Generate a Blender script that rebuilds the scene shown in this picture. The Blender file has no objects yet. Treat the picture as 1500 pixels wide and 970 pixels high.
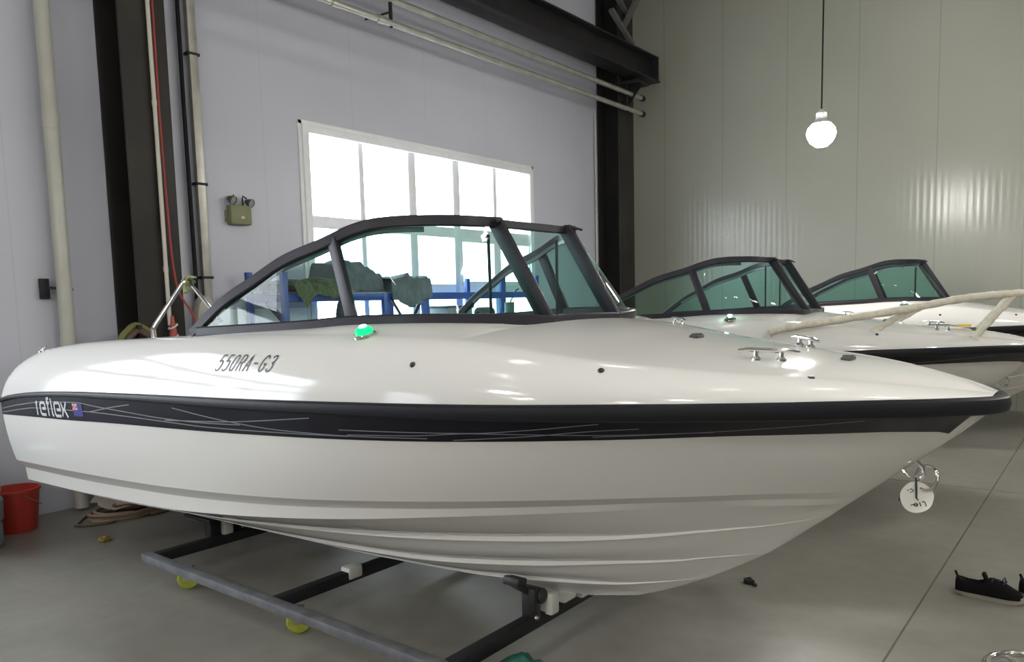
import bpy, bmesh, math, random
from mathutils import Vector, Matrix
random.seed(7)
SC = bpy.context.scene
COL = SC.collection
PI = math.pi

# ------------------------------------------------------------------ materials
MATS = {}
def mat(name, col, rough=.5, metal=0., spec=.5, coat=0., noise=0., nscale=8., bump=0., bscale=40., emit=None, es=0.):
    if name in MATS: return MATS[name]
    m = bpy.data.materials.new(name); m.use_nodes = True
    nt = m.node_tree; b = nt.nodes['Principled BSDF']
    b.inputs['Base Color'].default_value = (*col, 1)
    b.inputs['Roughness'].default_value = rough
    b.inputs['Metallic'].default_value = metal
    b.inputs['Specular IOR Level'].default_value = spec
    if coat:
        b.inputs['Coat Weight'].default_value = coat
        b.inputs['Coat Roughness'].default_value = .04
    tc = nt.nodes.new('ShaderNodeTexCoord')
    if noise:
        n = nt.nodes.new('ShaderNodeTexNoise'); n.inputs['Scale'].default_value = nscale; n.inputs['Detail'].default_value = 6
        r = nt.nodes.new('ShaderNodeValToRGB')
        r.color_ramp.elements[0].color = (*[max(0, c*(1-noise)) for c in col], 1)
        r.color_ramp.elements[1].color = (*[min(1, c*(1+noise)) for c in col], 1)
        r.color_ramp.elements[0].position = .3; r.color_ramp.elements[1].position = .7
        nt.links.new(tc.outputs['Object'], n.inputs['Vector'])
        nt.links.new(n.outputs['Fac'], r.inputs['Fac']); nt.links.new(r.outputs['Color'], b.inputs['Base Color'])
    if bump:
        n2 = nt.nodes.new('ShaderNodeTexNoise'); n2.inputs['Scale'].default_value = bscale
        bp = nt.nodes.new('ShaderNodeBump'); bp.inputs['Strength'].default_value = bump; bp.inputs['Distance'].default_value = .01
        nt.links.new(tc.outputs['Object'], n2.inputs['Vector'])
        nt.links.new(n2.outputs['Fac'], bp.inputs['Height']); nt.links.new(bp.outputs['Normal'], b.inputs['Normal'])
    if emit:
        b.inputs['Emission Color'].default_value = (*emit, 1); b.inputs['Emission Strength'].default_value = es
    MATS[name] = m
    return m

def glass_mat(name, tint, refl=.06, rough=0.0):
    m = bpy.data.materials.new(name); m.use_nodes = True
    nt = m.node_tree; nt.nodes.clear()
    out = nt.nodes.new('ShaderNodeOutputMaterial'); mx = nt.nodes.new('ShaderNodeMixShader')
    tr = nt.nodes.new('ShaderNodeBsdfTransparent'); tr.inputs['Color'].default_value = (*tint, 1)
    gl = nt.nodes.new('ShaderNodeBsdfGlossy'); gl.inputs['Roughness'].default_value = rough
    fr = nt.nodes.new('ShaderNodeFresnel'); fr.inputs['IOR'].default_value = 1.45
    ge = nt.nodes.new('ShaderNodeNewGeometry'); mr = nt.nodes.new('ShaderNodeMapRange')      # same reflectance from either side of the sheet
    mr.inputs['To Min'].default_value = 1.45; mr.inputs['To Max'].default_value = 1/1.45
    nt.links.new(ge.outputs['Backfacing'], mr.inputs['Value']); nt.links.new(mr.outputs['Result'], fr.inputs['IOR'])
    nt.links.new(fr.outputs['Fac'], mx.inputs['Fac'])
    nt.links.new(tr.outputs['BSDF'], mx.inputs[1]); nt.links.new(gl.outputs['BSDF'], mx.inputs[2])
    nt.links.new(mx.outputs['Shader'], out.inputs['Surface'])
    MATS[name] = m
    return m

def floor_mat():
    m = bpy.data.materials.new('polished_concrete'); m.use_nodes = True
    nt = m.node_tree; b = nt.nodes['Principled BSDF']; L = nt.links.new
    tc = nt.nodes.new('ShaderNodeTexCoord')
    n1 = nt.nodes.new('ShaderNodeTexNoise'); n1.inputs['Scale'].default_value = .7; n1.inputs['Detail'].default_value = 8; n1.inputs['Roughness'].default_value = .6
    n2 = nt.nodes.new('ShaderNodeTexNoise'); n2.inputs['Scale'].default_value = 9; n2.inputs['Detail'].default_value = 10
    r1 = nt.nodes.new('ShaderNodeValToRGB'); r1.color_ramp.elements[0].position = .3; r1.color_ramp.elements[1].position = .72
    r1.color_ramp.elements[0].color = (.165, .156, .136, 1); r1.color_ramp.elements[1].color = (.29, .277, .243, 1)
    r2 = nt.nodes.new('ShaderNodeValToRGB'); r2.color_ramp.elements[0].position = .25; r2.color_ramp.elements[1].position = .7
    r2.color_ramp.elements[0].color = (.82, .8, .76, 1); r2.color_ramp.elements[1].color = (1, 1, 1, 1)
    mx = nt.nodes.new('ShaderNodeMixRGB'); mx.blend_type = 'MULTIPLY'; mx.inputs['Fac'].default_value = .8
    L(tc.outputs['Object'], n1.inputs['Vector']); L(tc.outputs['Object'], n2.inputs['Vector'])
    L(n1.outputs['Fac'], r1.inputs['Fac']); L(n2.outputs['Fac'], r2.inputs['Fac'])
    L(r1.outputs['Color'], mx.inputs[1]); L(r2.outputs['Color'], mx.inputs[2])
    L(mx.outputs['Color'], b.inputs['Base Color'])
    rr = nt.nodes.new('ShaderNodeMapRange'); rr.inputs['To Min'].default_value = .28; rr.inputs['To Max'].default_value = .5
    L(n1.outputs['Fac'], rr.inputs['Value']); L(rr.outputs['Result'], b.inputs['Roughness'])
    bp = nt.nodes.new('ShaderNodeBump'); bp.inputs['Strength'].default_value = .12; bp.inputs['Distance'].default_value = .01
    n3 = nt.nodes.new('ShaderNodeTexNoise'); n3.inputs['Scale'].default_value = 3; n3.inputs['Detail'].default_value = 4
    L(tc.outputs['Object'], n3.inputs['Vector']); L(n3.outputs['Fac'], bp.inputs['Height']); L(bp.outputs['Normal'], b.inputs['Normal'])
    MATS['floor'] = m
    return m

def panel_mat(name, col, axis, width, rib, rough, strength, var=.06, seamk=.3, ribk=.25):
    """painted sandwich panel: fine vertical ribs and a seam every «width» metres along «axis»"""
    m = bpy.data.materials.new(name); m.use_nodes = True
    nt = m.node_tree; b = nt.nodes['Principled BSDF']; L = nt.links.new
    tc = nt.nodes.new('ShaderNodeTexCoord'); sp = nt.nodes.new('ShaderNodeSeparateXYZ'); L(tc.outputs['Object'], sp.inputs[0])
    co = sp.outputs[axis]
    def mth(op, a, bb=None):
        n = nt.nodes.new('ShaderNodeMath'); n.operation = op
        for i, v in enumerate((a, bb)):
            if v is None: continue
            if isinstance(v, (int, float)): n.inputs[i].default_value = v
            else: L(v, n.inputs[i])
        return n.outputs[0]
    fr = mth('FRACT', mth('DIVIDE', co, width))
    seam = mth('LESS_THAN', fr, .012)
    ribs = mth('SINE', mth('MULTIPLY', co, 2*PI/rib))
    nz = nt.nodes.new('ShaderNodeTexNoise'); nz.inputs['Scale'].default_value = 1.0; nz.inputs['Detail'].default_value = 3
    mp = nt.nodes.new('ShaderNodeMapping'); mp.inputs['Scale'].default_value = (6, 6, .35); L(tc.outputs['Object'], mp.inputs[0]); L(mp.outputs[0], nz.inputs['Vector'])
    h = mth('ADD', mth('ADD', mth('MULTIPLY', ribs, ribk), mth('MULTIPLY', nz.outputs['Fac'], 2.2)), mth('MULTIPLY', seam, -2.))
    bp = nt.nodes.new('ShaderNodeBump'); bp.inputs['Strength'].default_value = strength; bp.inputs['Distance'].default_value = .004
    L(h, bp.inputs['Height']); L(bp.outputs['Normal'], b.inputs['Normal'])
    nb = nt.nodes.new('ShaderNodeTexNoise'); nb.inputs['Scale'].default_value = .45; nb.inputs['Detail'].default_value = 4
    L(tc.outputs['Object'], nb.inputs['Vector'])
    rp = nt.nodes.new('ShaderNodeValToRGB'); rp.color_ramp.elements[0].position = .3; rp.color_ramp.elements[1].position = .7
    rp.color_ramp.elements[0].color = (*[c*(1-var) for c in col], 1); rp.color_ramp.elements[1].color = (*[c*(1+var) for c in col], 1)
    L(nb.outputs['Fac'], rp.inputs['Fac'])
    mx = nt.nodes.new('ShaderNodeMixRGB'); mx.blend_type = 'MULTIPLY'; L(mth('MULTIPLY', seam, seamk), mx.inputs['Fac'])
    L(rp.outputs['Color'], mx.inputs[1]); mx.inputs[2].default_value = (.3, .3, .3, 1)
    L(mx.outputs['Color'], b.inputs['Base Color'])
    b.inputs['Roughness'].default_value = rough
    return m

GEL = mat('white_gelcoat', (.665, .65, .625), .11, spec=.5)
STRIPE = mat('black_stripe_film', (.008, .008, .014), .35, spec=.2)
PIN = mat('silver_pinstripe', (.21, .21, .23), .4)
SILVER = mat('silver_lettering', (.55, .56, .6), .35)
LETBLK = mat('black_lettering', (.02, .02, .025), .4)
RUBBER = mat('black_rubber', (.007, .007, .010), .5, spec=.2, bump=.05)
FRAME = mat('dark_anodised_frame', (.020, .017, .024), .42, spec=.28, noise=.1, nscale=12)
CHROME = mat('chrome', (.75, .74, .72), .12, 1.)
GLASS = glass_mat('tinted_boat_glass', (.63, .87, .82))
WGLASS = glass_mat('window_glass', (.97, .985, 1.))
DARK = mat('dark_steel', (.015, .014, .016), .5, spec=.3, noise=.25, nscale=5)
COLM = mat('column_brown_black_steel', (.012, .011, .010), .6, spec=.3, noise=.3, nscale=2.5)
FLANGE = mat('column_flange_steel', (.026, .022, .018), .5, spec=.35, noise=.3, nscale=2.)
GREYST = mat('grey_steel_rail', (.115, .115, .125), .5, noise=.3, nscale=14)
GALV = mat('galvanised_pipe', (.42, .41, .36), .38, .6, noise=.15, nscale=6)
PVC = mat('grey_pvc_pipe', (.46, .455, .40), .35, noise=.06, nscale=4)
WFRAME = mat('white_window_frame', (.80, .81, .82), .4, noise=.03)
BLUE = mat('blue_rack_paint', (.014, .06, .30), .4, noise=.12, nscale=10)
WHITE = mat('white_foam', (.62, .61, .57), .6, bump=.15, bscale=60)
LIME = mat('lime_polyurethane', (.33, .36, .035), .4, noise=.2, nscale=20)
WALLW = panel_mat('window_wall_panel', (.52, .525, .595), 'Y', 1.15, .14, .40, .10, .06, .10)
WALLF = panel_mat('far_wall_panel', (.315, .315, .262), 'X', 1.02, .085, .24, .22, .06, .3, .55)
FLOORM = floor_mat()

# ------------------------------------------------------------------ mesh helpers
def link(name, bm, m, parent=None, smooth=True, auto=35):
    bmesh.ops.remove_doubles(bm, verts=bm.verts, dist=1e-5)
    bmesh.ops.recalc_face_normals(bm, faces=bm.faces)
    me = bpy.data.meshes.new(name); bm.to_mesh(me); bm.free()
    for k in (m if isinstance(m, (list, tuple)) else [m]): me.materials.append(k)
    o = bpy.data.objects.new(name, me); COL.objects.link(o)
    if smooth:
        me.shade_smooth()
        try: me.set_sharp_from_angle(angle=math.radians(auto))
        except Exception: pass
    if parent: o.parent = parent
    return o
def tag(o, label=None, cat=None, group=None, kind=None):
    if label: o['label'] = label
    if cat: o['category'] = cat
    if group: o['group'] = group
    if kind: o['kind'] = kind
    return o
def empty(name, loc, rz=0., label=None, cat=None, group=None):
    o = bpy.data.objects.new(name, None); COL.objects.link(o); o.empty_display_size = .2
    o.location = loc; o.rotation_euler = (0, 0, rz)
    return tag(o, label, cat, group)
def box(bm, c, s, bev=0., rot=None, mi=0):
    r = bmesh.ops.create_cube(bm, size=1)
    vs = r['verts']
    for v in vs: v.co = Vector((v.co.x*s[0], v.co.y*s[1], v.co.z*s[2]))
    fs = list({f for v in vs for f in v.link_faces}); es = list({e for v in vs for e in v.link_edges})
    if bev:
        q = bmesh.ops.bevel(bm, geom=es, offset=bev, segments=2, affect='EDGES', profile=.5)
        vs = list({v for f in q['faces'] for v in f.verts} | {v for v in vs if v.is_valid})
        fs = list({f for v in vs for f in v.link_faces})
    M = (rot.to_4x4() if rot else Matrix.Identity(4))
    for v in vs: v.co = (M @ v.co) + Vector(c)
    for f in fs: f.material_index = mi
def bar(bm, a, b, w, h, up=(0, 0, 1), bev=0., mi=0):
    a, b = Vector(a), Vector(b); d = (b-a); L = d.length; d.normalize()
    u = Vector(up); s = d.cross(u)
    if s.length < 1e-4: s = d.cross(Vector((0, 1, 0)))
    s.normalize(); u = s.cross(d)
    R = Matrix((d, s, u)).transposed()
    box(bm, (a+b)/2, (L, w, h), bev, R, mi)
def tube(bm, pts, r, seg=10, closed=False, caps=True, mi=0):
    P = [Vector(p) for p in pts]; n = len(P)
    rs = r if isinstance(r, (list, tuple)) else [r]*n
    rings = []; prev = None
    for i in range(n):
        a = P[(i-1) % n] if (closed or i > 0) else P[i]
        b = P[(i+1) % n] if (closed or i < n-1) else P[i]
        t = (b-a).normalized()
        if prev is None:
            u = Vector((0, 0, 1)) if abs(t.z) < .9 else Vector((1, 0, 0))
        else: u = prev
        s = t.cross(u)
        if s.length < 1e-5: s = t.cross(Vector((.3, .9, .1)))
        s.normalize(); u = s.cross(t).normalized(); prev = u
        rings.append([bm.verts.new(P[i]+(math.cos(2*PI*k/seg)*s+math.sin(2*PI*k/seg)*u)*rs[i]) for k in range(seg)])
    m = n if closed else n-1
    for i in range(m):
        A, B = rings[i], rings[(i+1) % n]
        for k in range(seg):
            f = bm.faces.new((A[k], A[(k+1) % seg], B[(k+1) % seg], B[k])); f.material_index = mi
    if caps and not closed:
        for q in (rings[0][::-1], rings[-1]):
            f = bm.faces.new(q); f.material_index = mi
def rect_tube(bm, pts, w, h, up=(0, 0, 1), closed=False):
    """sweep of a rectangle along a polyline, «up» fixes its height direction"""
    P = [Vector(p) for p in pts]; n = len(P); rings = []
    for i in range(n):
        a = P[max(i-1, 0)]; b = P[min(i+1, n-1)]
        t = (b-a).normalized(); u = Vector(up); s = t.cross(u).normalized(); u = s.cross(t)
        c = P[i]; hw, hh, q = w/2, h/2, min(w, h)*.18
        prof = [(-hw+q, -hh), (hw-q, -hh), (hw, -hh+q), (hw, hh-q), (hw-q, hh), (-hw+q, hh), (-hw, hh-q), (-hw, -hh+q)]
        rings.append([bm.verts.new(c+s*x+u*y) for x, y in prof])
    for i in range(n-1):
        for k in range(8): bm.faces.new((rings[i][k], rings[i][(k+1) % 8], rings[i+1][(k+1) % 8], rings[i+1][k]))
    bm.faces.new(rings[0][::-1]); bm.faces.new(rings[-1])
def lathe(bm, prof, seg=24, M=None, mi=0):
    M = M or Matrix.Identity(4); rings = []
    for r, z in prof:
        if r < 1e-6: rings.append([bm.verts.new(M @ Vector((0, 0, z)))])
        else: rings.append([bm.verts.new(M @ Vector((r*math.cos(2*PI*k/seg), r*math.sin(2*PI*k/seg), z))) for k in range(seg)])
    for A, B in zip(rings, rings[1:]):
        for k in range(seg):
            k2 = (k+1) % seg
            if len(A) == 1 and len(B) == 1: continue
            if len(A) == 1: f = bm.faces.new((A[0], B[k], B[k2]))
            elif len(B) == 1: f = bm.faces.new((A[k], A[k2], B[0]))
            else: f = bm.faces.new((A[k], A[k2], B[k2], B[k]))
            f.material_index = mi
def grid(bm, rows, mi=0, closed=False):
    V = [[bm.verts.new(p) for p in r] for r in rows]
    for A, B in zip(V, V[1:]):
        for k in range(len(A)-1):
            q = []
            for v in (A[k], A[k+1], B[k+1], B[k]):
                if all((v.co-w.co).length > 1e-6 for w in q): q.append(v)
            if len(q) >= 3:
                f = bm.faces.new(q); f.material_index = mi
    return V
def slab(bm, outline, thick):
    """convex/concave planar outline (3D points) extruded by vector «thick»"""
    vs = [bm.verts.new(p) for p in outline]; f = bm.faces.new(vs)
    r = bmesh.ops.extrude_face_region(bm, geom=[f])
    bmesh.ops.translate(bm, vec=Vector(thick), verts=[g for g in r['geom'] if isinstance(g, bmesh.types.BMVert)])
def rotM(axis, ang): return Matrix.Rotation(ang, 4, axis)
def zto(d):
    d = Vector(d).normalized(); return d.to_track_quat('Z', 'Y').to_matrix().to_4x4()
def copy_tree(o, parent=None, skip=()):
    c = o.copy(); COL.objects.link(c)
    if parent: c.parent = parent
    for ch in list(o.children):
        if ch.name.split('.')[0] in skip: continue
        copy_tree(ch, c, skip)
    return c
# ------------------------------------------------------------------ boat geometry (metres; x runs to the bow, s is the half breadth, z above the floor)
def interp(tab, x):
    """monotone cubic through a table of (x, z)"""
    n = len(tab)
    if x <= tab[0][0]: return tab[0][1]
    if x >= tab[-1][0]: return tab[-1][1]
    i = 0
    while tab[i+1][0] < x: i += 1
    def sl(j): return (tab[j+1][1]-tab[j][1])/(tab[j+1][0]-tab[j][0])
    def tan(j):
        if j == 0: return sl(0)
        if j == n-1: return sl(n-2)
        a, b = sl(j-1), sl(j)
        return 0 if a*b <= 0 else 2*a*b/(a+b)
    x0, x1 = tab[i][0], tab[i+1][0]; h = x1-x0; t = (x-x0)/h
    return ((2*t**3-3*t*t+1)*tab[i][1] + (t**3-2*t*t+t)*h*tan(i) + (-2*t**3+3*t*t)*tab[i+1][1] + (t**3-t*t)*h*tan(i+1))
STEM = [(-2.4, .215), (-1.9, .245), (-1.65, .295), (-1.395, .395), (-1.256, .468), (-1.029, .608), (-.807, .787), (-.586, .970), (-.496, 1.045), (-.397, 1.13), (-.285, 1.235)]
XS = -5.62
def half(x, smax, xs, xe, p, q, ss):
    if x <= xs: return smax-(smax-ss)*((xs-x)/(xs-XS))**2
    t = min(1., (x-xs)/(xe-xs)); return smax*max(0., 1-t**p)**q
PAR = dict(R=(1.11, -3.3, -.285, 2.3, .6, 1.085), T=(1.09, -3.5, -.40, 2.1, .68, 1.083), A=(1.05, -3.8, -.66, 1.9, .72, 1.03),
           B=(1.00, -3.8, -.70, 1.85, .74, .982), C=(.99, -3.8, -.73, 1.85, .76, .972),
           S1=(.74, -3.6, -.80, 1.8, .85, .74), S2=(.5, -3.5, -1.03, 1.8, .85, .5), S3=(.27, -3.4, -1.27, 1.8, .85, .27), K=(0, -3.4, -1.72, 1.8, .8, 0))
ZT = dict(
 R=[(-5.62, 1.072), (-5.43, 1.104), (-5.045, 1.141), (-4.55, 1.172), (-4.04, 1.192), (-3.43, 1.213), (-2.77, 1.232), (-2.27, 1.246), (-1.69, 1.259), (-1.12, 1.274), (-.6, 1.281), (-.38, 1.276), (-.285, 1.268)],
 T=[(-5.62, .966), (-5.1, .987), (-4.62, 1.004), (-4.1, 1.028), (-3.49, 1.051), (-2.84, 1.073), (-2.35, 1.088), (-1.92, 1.104), (-1.3, 1.135), (-.9, 1.154), (-.6, 1.158), (-.45, 1.148), (-.40, 1.127)],
 A=[(-5.62, .657), (-5.18, .672), (-4.56, .696), (-4.05, .719), (-3.5, .748), (-2.8, .784), (-2.25, .822), (-1.73, .862), (-1.2, .899), (-.9, .912), (-.66, .908)],
 B=[(-5.62, .600), (-5.1, .616), (-4.5, .640), (-4.0, .666), (-3.5, .694), (-2.9, .729), (-2.15, .787), (-1.76, .822), (-1.2, .869), (-.9, .882), (-.70, .875)],
 C=[(-5.62, .516), (-4.94, .541), (-4.37, .567), (-3.8, .598), (-3.3, .635), (-2.6, .697), (-2.0, .764), (-1.5, .815), (-1.1, .850), (-.73, .850)],
 S1=[(-5.62, .405), (-4.9, .430), (-3.9, .488), (-3.3, .530), (-2.87, .556), (-2.5, .578), (-1.9, .626), (-1.52, .666), (-1.13, .727), (-.987, .750), (-.80, .790)],
 S2=[(-5.62, .318), (-4.3, .360), (-3.1, .398), (-2.6, .410), (-2.0, .460), (-1.6, .514), (-1.33, .553), (-1.25, .570), (-1.03, .606)],
 S3=[(-5.62, .252), (-4.0, .270), (-2.8, .298), (-2.36, .311), (-2.0, .338), (-1.67, .373), (-1.49, .407), (-1.27, .459)],
 K=[(-5.62, .212), (-2.9, .206), (-2.4, .213), (-1.9, .245), (-1.72, .28)])
def hs(k, x): return half(x, *PAR[k])
def hz(k, x): return interp(ZT[k], x)
# deck: edge of the rounded side (E) and the crown on the centreline
SE = [(-5.62, 1.06), (-5.5, 1.005), (-5.3, .955), (-5.0, .935), (-3.6, .945), (-3.2, .93), (-2.5, .90), (-1.85, .82), (-1.39, .72), (-1.06, .60), (-.73, .42), (-.5, .24), (-.36, .09), (-.30, 0.)]
ZE = [(-5.62, 1.10), (-5.6, 1.165), (-5.55, 1.235), (-5.45, 1.307), (-5.28, 1.366), (-5.11, 1.393), (-4.87, 1.416), (-4.39, 1.442), (-4.08, 1.455), (-3.56, 1.474), (-2.8, 1.490), (-2.3, 1.490), (-1.85, 1.470), (-1.39, 1.408), (-1.06, 1.372), (-.73, 1.342), (-.5, 1.312), (-.36, 1.286), (-.285, 1.268)]
ZC = [(-1.9, 1.527), (-1.6, 1.487), (-1.39, 1.450), (-1.0, 1.397), (-.73, 1.372), (-.55, 1.345), (-.39, 1.306), (-.31, 1.275), (-.285, 1.268)]
def bez(a, b, c, d, t):
    u = 1-t; return tuple(u**3*a[i]+3*u*u*t*b[i]+3*u*t*t*c[i]+t**3*d[i] for i in range(len(a)))
def deck_sz(x, tau):
    """tau 0..1 from the rub rail up to the deck edge E"""
    sr, zr = hs('R', x), hz('R', x); se, ze = min(interp(SE, x), sr), interp(ZE, x)
    ds, dz = sr-se, ze-zr
    p1 = (sr-.03*ds, zr+.52*dz); p2 = (se+.42*ds, ze-.04*dz)
    return bez((sr, zr), p1, p2, (se, ze), tau)
# windshield plan: base line and top line as (x, s, z), tail to centre door
WB = [(-3.45, .93, 1.485), (-3.25, .905, 1.492), (-2.97, .865, 1.502), (-2.72, .828, 1.512), (-2.49, .785, 1.526), (-2.28, .735, 1.529), (-2.12, .675, 1.528), (-1.99, .595, 1.524), (-1.905, .5, 1.519), (-1.865, .39, 1.513), (-1.853, .27, 1.505)]
WT = [(-3.5, .935, 1.489), (-3.275, .895, 1.637), (-3.1, .855, 1.721), (-2.9, .807, 1.814), (-2.7, .765, 1.870), (-2.64, .752, 1.889), (-2.56, .725, 1.918), (-2.46, .675, 1.942), (-2.35, .59, 1.950), (-2.255, .5, 1.950), (-2.18, .39, 1.948), (-2.14, .27, 1.947)]
def along(tab, f, k=None):
    """point at fraction f of the table's arc length (smooth)"""
    d = [0.]
    for a, b in zip(tab, tab[1:]): d.append(d[-1]+math.dist(a, b))
    u = f*d[-1]
    return tuple(interp([(dd, p[i]) for dd, p in zip(d, tab)], u) for i in range(3))
def wbase_s(x):
    return interp([(a, b) for a, b, c in WB], x)
def deck_top(x, s):
    """height of the deck top between edge E and the centreline (s signed either way)"""
    s = abs(s); se, ze = interp(SE, x), interp(ZE, x)
    if x < -3.6: return ze
    zc = interp(ZC, x) if x > -1.9 else 1.527
    if x < -1.86:
        zc = ze+(interp([(a, c) for a, b, c in WB], x)-ze)*1.0
        sw = wbase_s(x)
        f = 0 if se-sw < 1e-3 else min(1, (se-s)/(se-sw))
        return ze+(zc-ze)*(1-(1-f)**1.6)
    f = 0 if se < 1e-4 else max(0, min(1, s/se))
    return zc+(ze-zc)*f**2.2
def world(x, s, z): return (x, 2.88-s, z)
# ------------------------------------------------------------------ the near boat (built in local coordinates, origin on the floor under x=-2 on the keel)
OX, OY = -2.0, 2.88
def lo(x, s, z): return Vector((x-OX, -s, z))
boat = empty('motor_boat', (OX, OY, 0), 0., 'nearest white sport boat with model lettering on its deck and a glowing green side light', 'boat', 'white sport boats on dollies')

def row_pts(k, ts):
    """(x,s,z) along line k for parameters ts (0 stern .. 1 stem)"""
    xe = PAR[k][2]; zst = interp(STEM, xe); out = []
    for t in ts:
        x = XS+(xe-XS)*t
        out.append((x, 0. if t >= .99999 else hs(k, x), zst if t >= .99999 else hz(k, x)))
    return out
def mid_row(k1, k2, f, ts, bulge=0.):
    p1, p2 = PAR[k1], PAR[k2]; par = tuple(a+(b-a)*f for a, b in zip(p1, p2)); xe = par[2]; zst = interp(STEM, xe); out = []
    zf = lambda x: hz(k1, min(x, p1[2]))*(1-f)+hz(k2, min(x, p2[2]))*f
    dz = zst-zf(xe)
    for t in ts:
        x = XS+(xe-XS)*t
        z = zf(x)+dz*max(0, (x+1.6)/(xe+1.6))**2 if x > -1.6 else zf(x)
        out.append((x, max(0, half(x, *par)+bulge*math.sin(PI*f)*min(1, (1-t)*4)), z))
    return out
NT = 84
TS = [1-(1-i/NT)**1.9 for i in range(NT+1)]
def strake_rows(k):
    c = row_pts(k, TS); a, b, d = [], [], []
    for t, (x, s, z) in zip(TS, c):
        f = min(1, (1-t)*5); w = .034*f; h = .017*f
        a.append((x, max(0, s-w), z)); b.append((x, s, z-.004*f)); d.append((x, max(0, s-.003*f), z+h))
    return [a, b, d]
def build_hull():
    bm = bmesh.new()
    rows = [row_pts('K', TS)]; crisp = []; prev = 'K'
    for k in ('S3', 'S2', 'S1'):
        for f in ((.25, .5, .7) if k == 'S3' else (.3, .6)): rows.append(mid_row(prev, k, f, TS))
        st = strake_rows(k); rows += st; crisp += st; prev = k
    for f in (.35, .7): rows.append(mid_row('S1', 'C', f, TS))
    for k in 'CBA': rows.append(row_pts(k, TS)); crisp.append(rows[-1])
    for f in (.2, .4, .6, .8): rows.append(mid_row('A', 'T', f, TS, .008))
    rows.append(row_pts('T', TS))
    top = [(x, s, z-(.03 if t < .999 else 0)) for t, (x, s, z) in zip(TS, row_pts('R', TS))]
    rows.append(top)
    for sg in (1, -1):
        V = grid(bm, [[lo(x, sg*s, z) for x, s, z in r] for r in rows])
    bmesh.ops.remove_doubles(bm, verts=bm.verts, dist=1e-4)
    # transom
    near = [lo(*r[0]) for r in rows]; far = [lo(r[0][0], -r[0][1], r[0][2]) for r in rows]
    n = len(near)
    for i in range(n-1):
        q = [near[i], near[i+1], far[i+1], far[i]]
        if i == 0: q = [near[0], near[1], far[1]]
        bm.faces.new([bm.verts.new(p) for p in q])
    o = link('hull', bm, GEL, boat, auto=24)
    # keep the moulded edges (strakes and both chine edges) crisp up to the stem
    key = lambda v: (round(v.x, 3), round(abs(v.y), 3), round(v.z, 3))
    K_ = [{key(lo(*p)) for p in r[:-3]} for r in crisp]
    vk = [key(v.co) for v in o.data.vertices]
    for e in o.data.edges:
        a, b = vk[e.vertices[0]], vk[e.vertices[1]]
        if any(a in s_ and b in s_ for s_ in K_): e.use_edge_sharp = True
    return o
hull = build_hull()

def stripe_pt(x, v, off=.002):
    t = max(0., (x-XS)/((1-v)*(PAR['T'][2]-XS)+v*(PAR['R'][2]-XS)))      # same ruling as the hull side
    xt, xr = XS+(PAR['T'][2]-XS)*t, XS+(PAR['R'][2]-XS)*t
    s = hs('T', xt)*(1-v)+hs('R', xr)*v; z = hz('T', xt)*(1-v)+(hz('R', xr)-.03)*v
    return x, s+off, z
def ribbon(bm, pts, w, fn, mi=0, closed=False):
    """stroke of width w along (x, v) path on a surface; fn(x,v) -> local point; built as a thin raised strip"""
    P = [Vector(fn(*p)) for p in pts]; n = len(P); prev = None
    def nrm(i):
        x, v = pts[i]; e = 1e-3
        a = Vector(fn(x+e, v))-P[i]; b = Vector(fn(x, v+e))-P[i]
        return a.cross(b).normalized()
    L = []
    for i in range(n):
        t = (P[min(i+1, n-1)]-P[max(i-1, 0)]).normalized(); s = t.cross(nrm(i)).normalized()
        # mitre
        if 0 < i < n-1:
            d1 = (P[i]-P[i-1]).normalized(); d2 = (P[i+1]-P[i]).normalized(); c = max(.5, math.sqrt(max(0, (1+d1.dot(d2))/2)))
        else: c = 1
        L.append((bm.verts.new(P[i]+s*w/2/c), bm.verts.new(P[i]-s*w/2/c)))
    for a, b in zip(L, L[1:]):
        f = bm.faces.new((a[0], b[0], b[1], a[1])); f.material_index = mi
def dense(pts, m=8):
    """smooth curve through (x,v) points increasing or decreasing in x"""
    tab = sorted(pts); out = []
    x0, x1 = tab[0][0], tab[-1][0]; n = m*(len(tab)-1)
    return [(x0+(x1-x0)*i/n, interp(tab, x0+(x1-x0)*i/n)) for i in range(n+1)]
SWOOSH = [[(-5.6, .50), (-5.17, .69), (-4.95, .76), (-4.47, .77), (-4.22, .65), (-3.92, .52), (-3.51, .36), (-3.15, .31), (-2.9, .33)],
 [(-5.6, .19), (-5.3, .37), (-5.08, .46), (-4.37, .42), (-3.93, .34), (-3.52, .25), (-3.1, .16), (-2.3, .12)],
 [(-4.30, .41), (-4.06, .63), (-3.83, .80)], [(-3.41, .78), (-3.0, .44), (-2.65, .22), (-2.2, .12), (-1.95, .11)],
 [(-3.5, .30), (-3.0, .405), (-2.455, .69)], [(-2.3, .17), (-2.0, .20), (-1.77, .30), (-1.58, .26), (-1.3, .19), (-1.0, .2)],
 [(-1.85, .06), (-1.58, .18), (-1.337, .36), (-1.2, .42)], [(-2.33, .33), (-1.77, .31), (-1.58, .40), (-1.31, .62)],
 [(-1.36, .13), (-1.0, .22), (-.8, .36), (-.6, .55)]]
def build_stripe():
    bm = bmesh.new()
    # the film ends in a slanted cut just behind the stem
    XR, XT = -.318, -.420
    for sg in (1, -1):
        rows = []
        for j in range(5):
            v = j/4; xe = XT+(XR-XT)*v
            r = []
            for t in TS:
                x = XS+(xe-XS)*t
                x, s, z = stripe_pt(x, v, .0035); r.append(lo(x, sg*s, z))
            rows.append(r)
        grid(bm, rows)
        fn = lambda x, v: lo(*(lambda p: (p[0], sg*p[1], p[2]))(stripe_pt(x, v, .0055)))
        for c in SWOOSH: ribbon(bm, dense(c), .0048, fn, 1)
    return link('hull_stripe', bm, [STRIPE, PIN], boat)
stripe = build_stripe()

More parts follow.
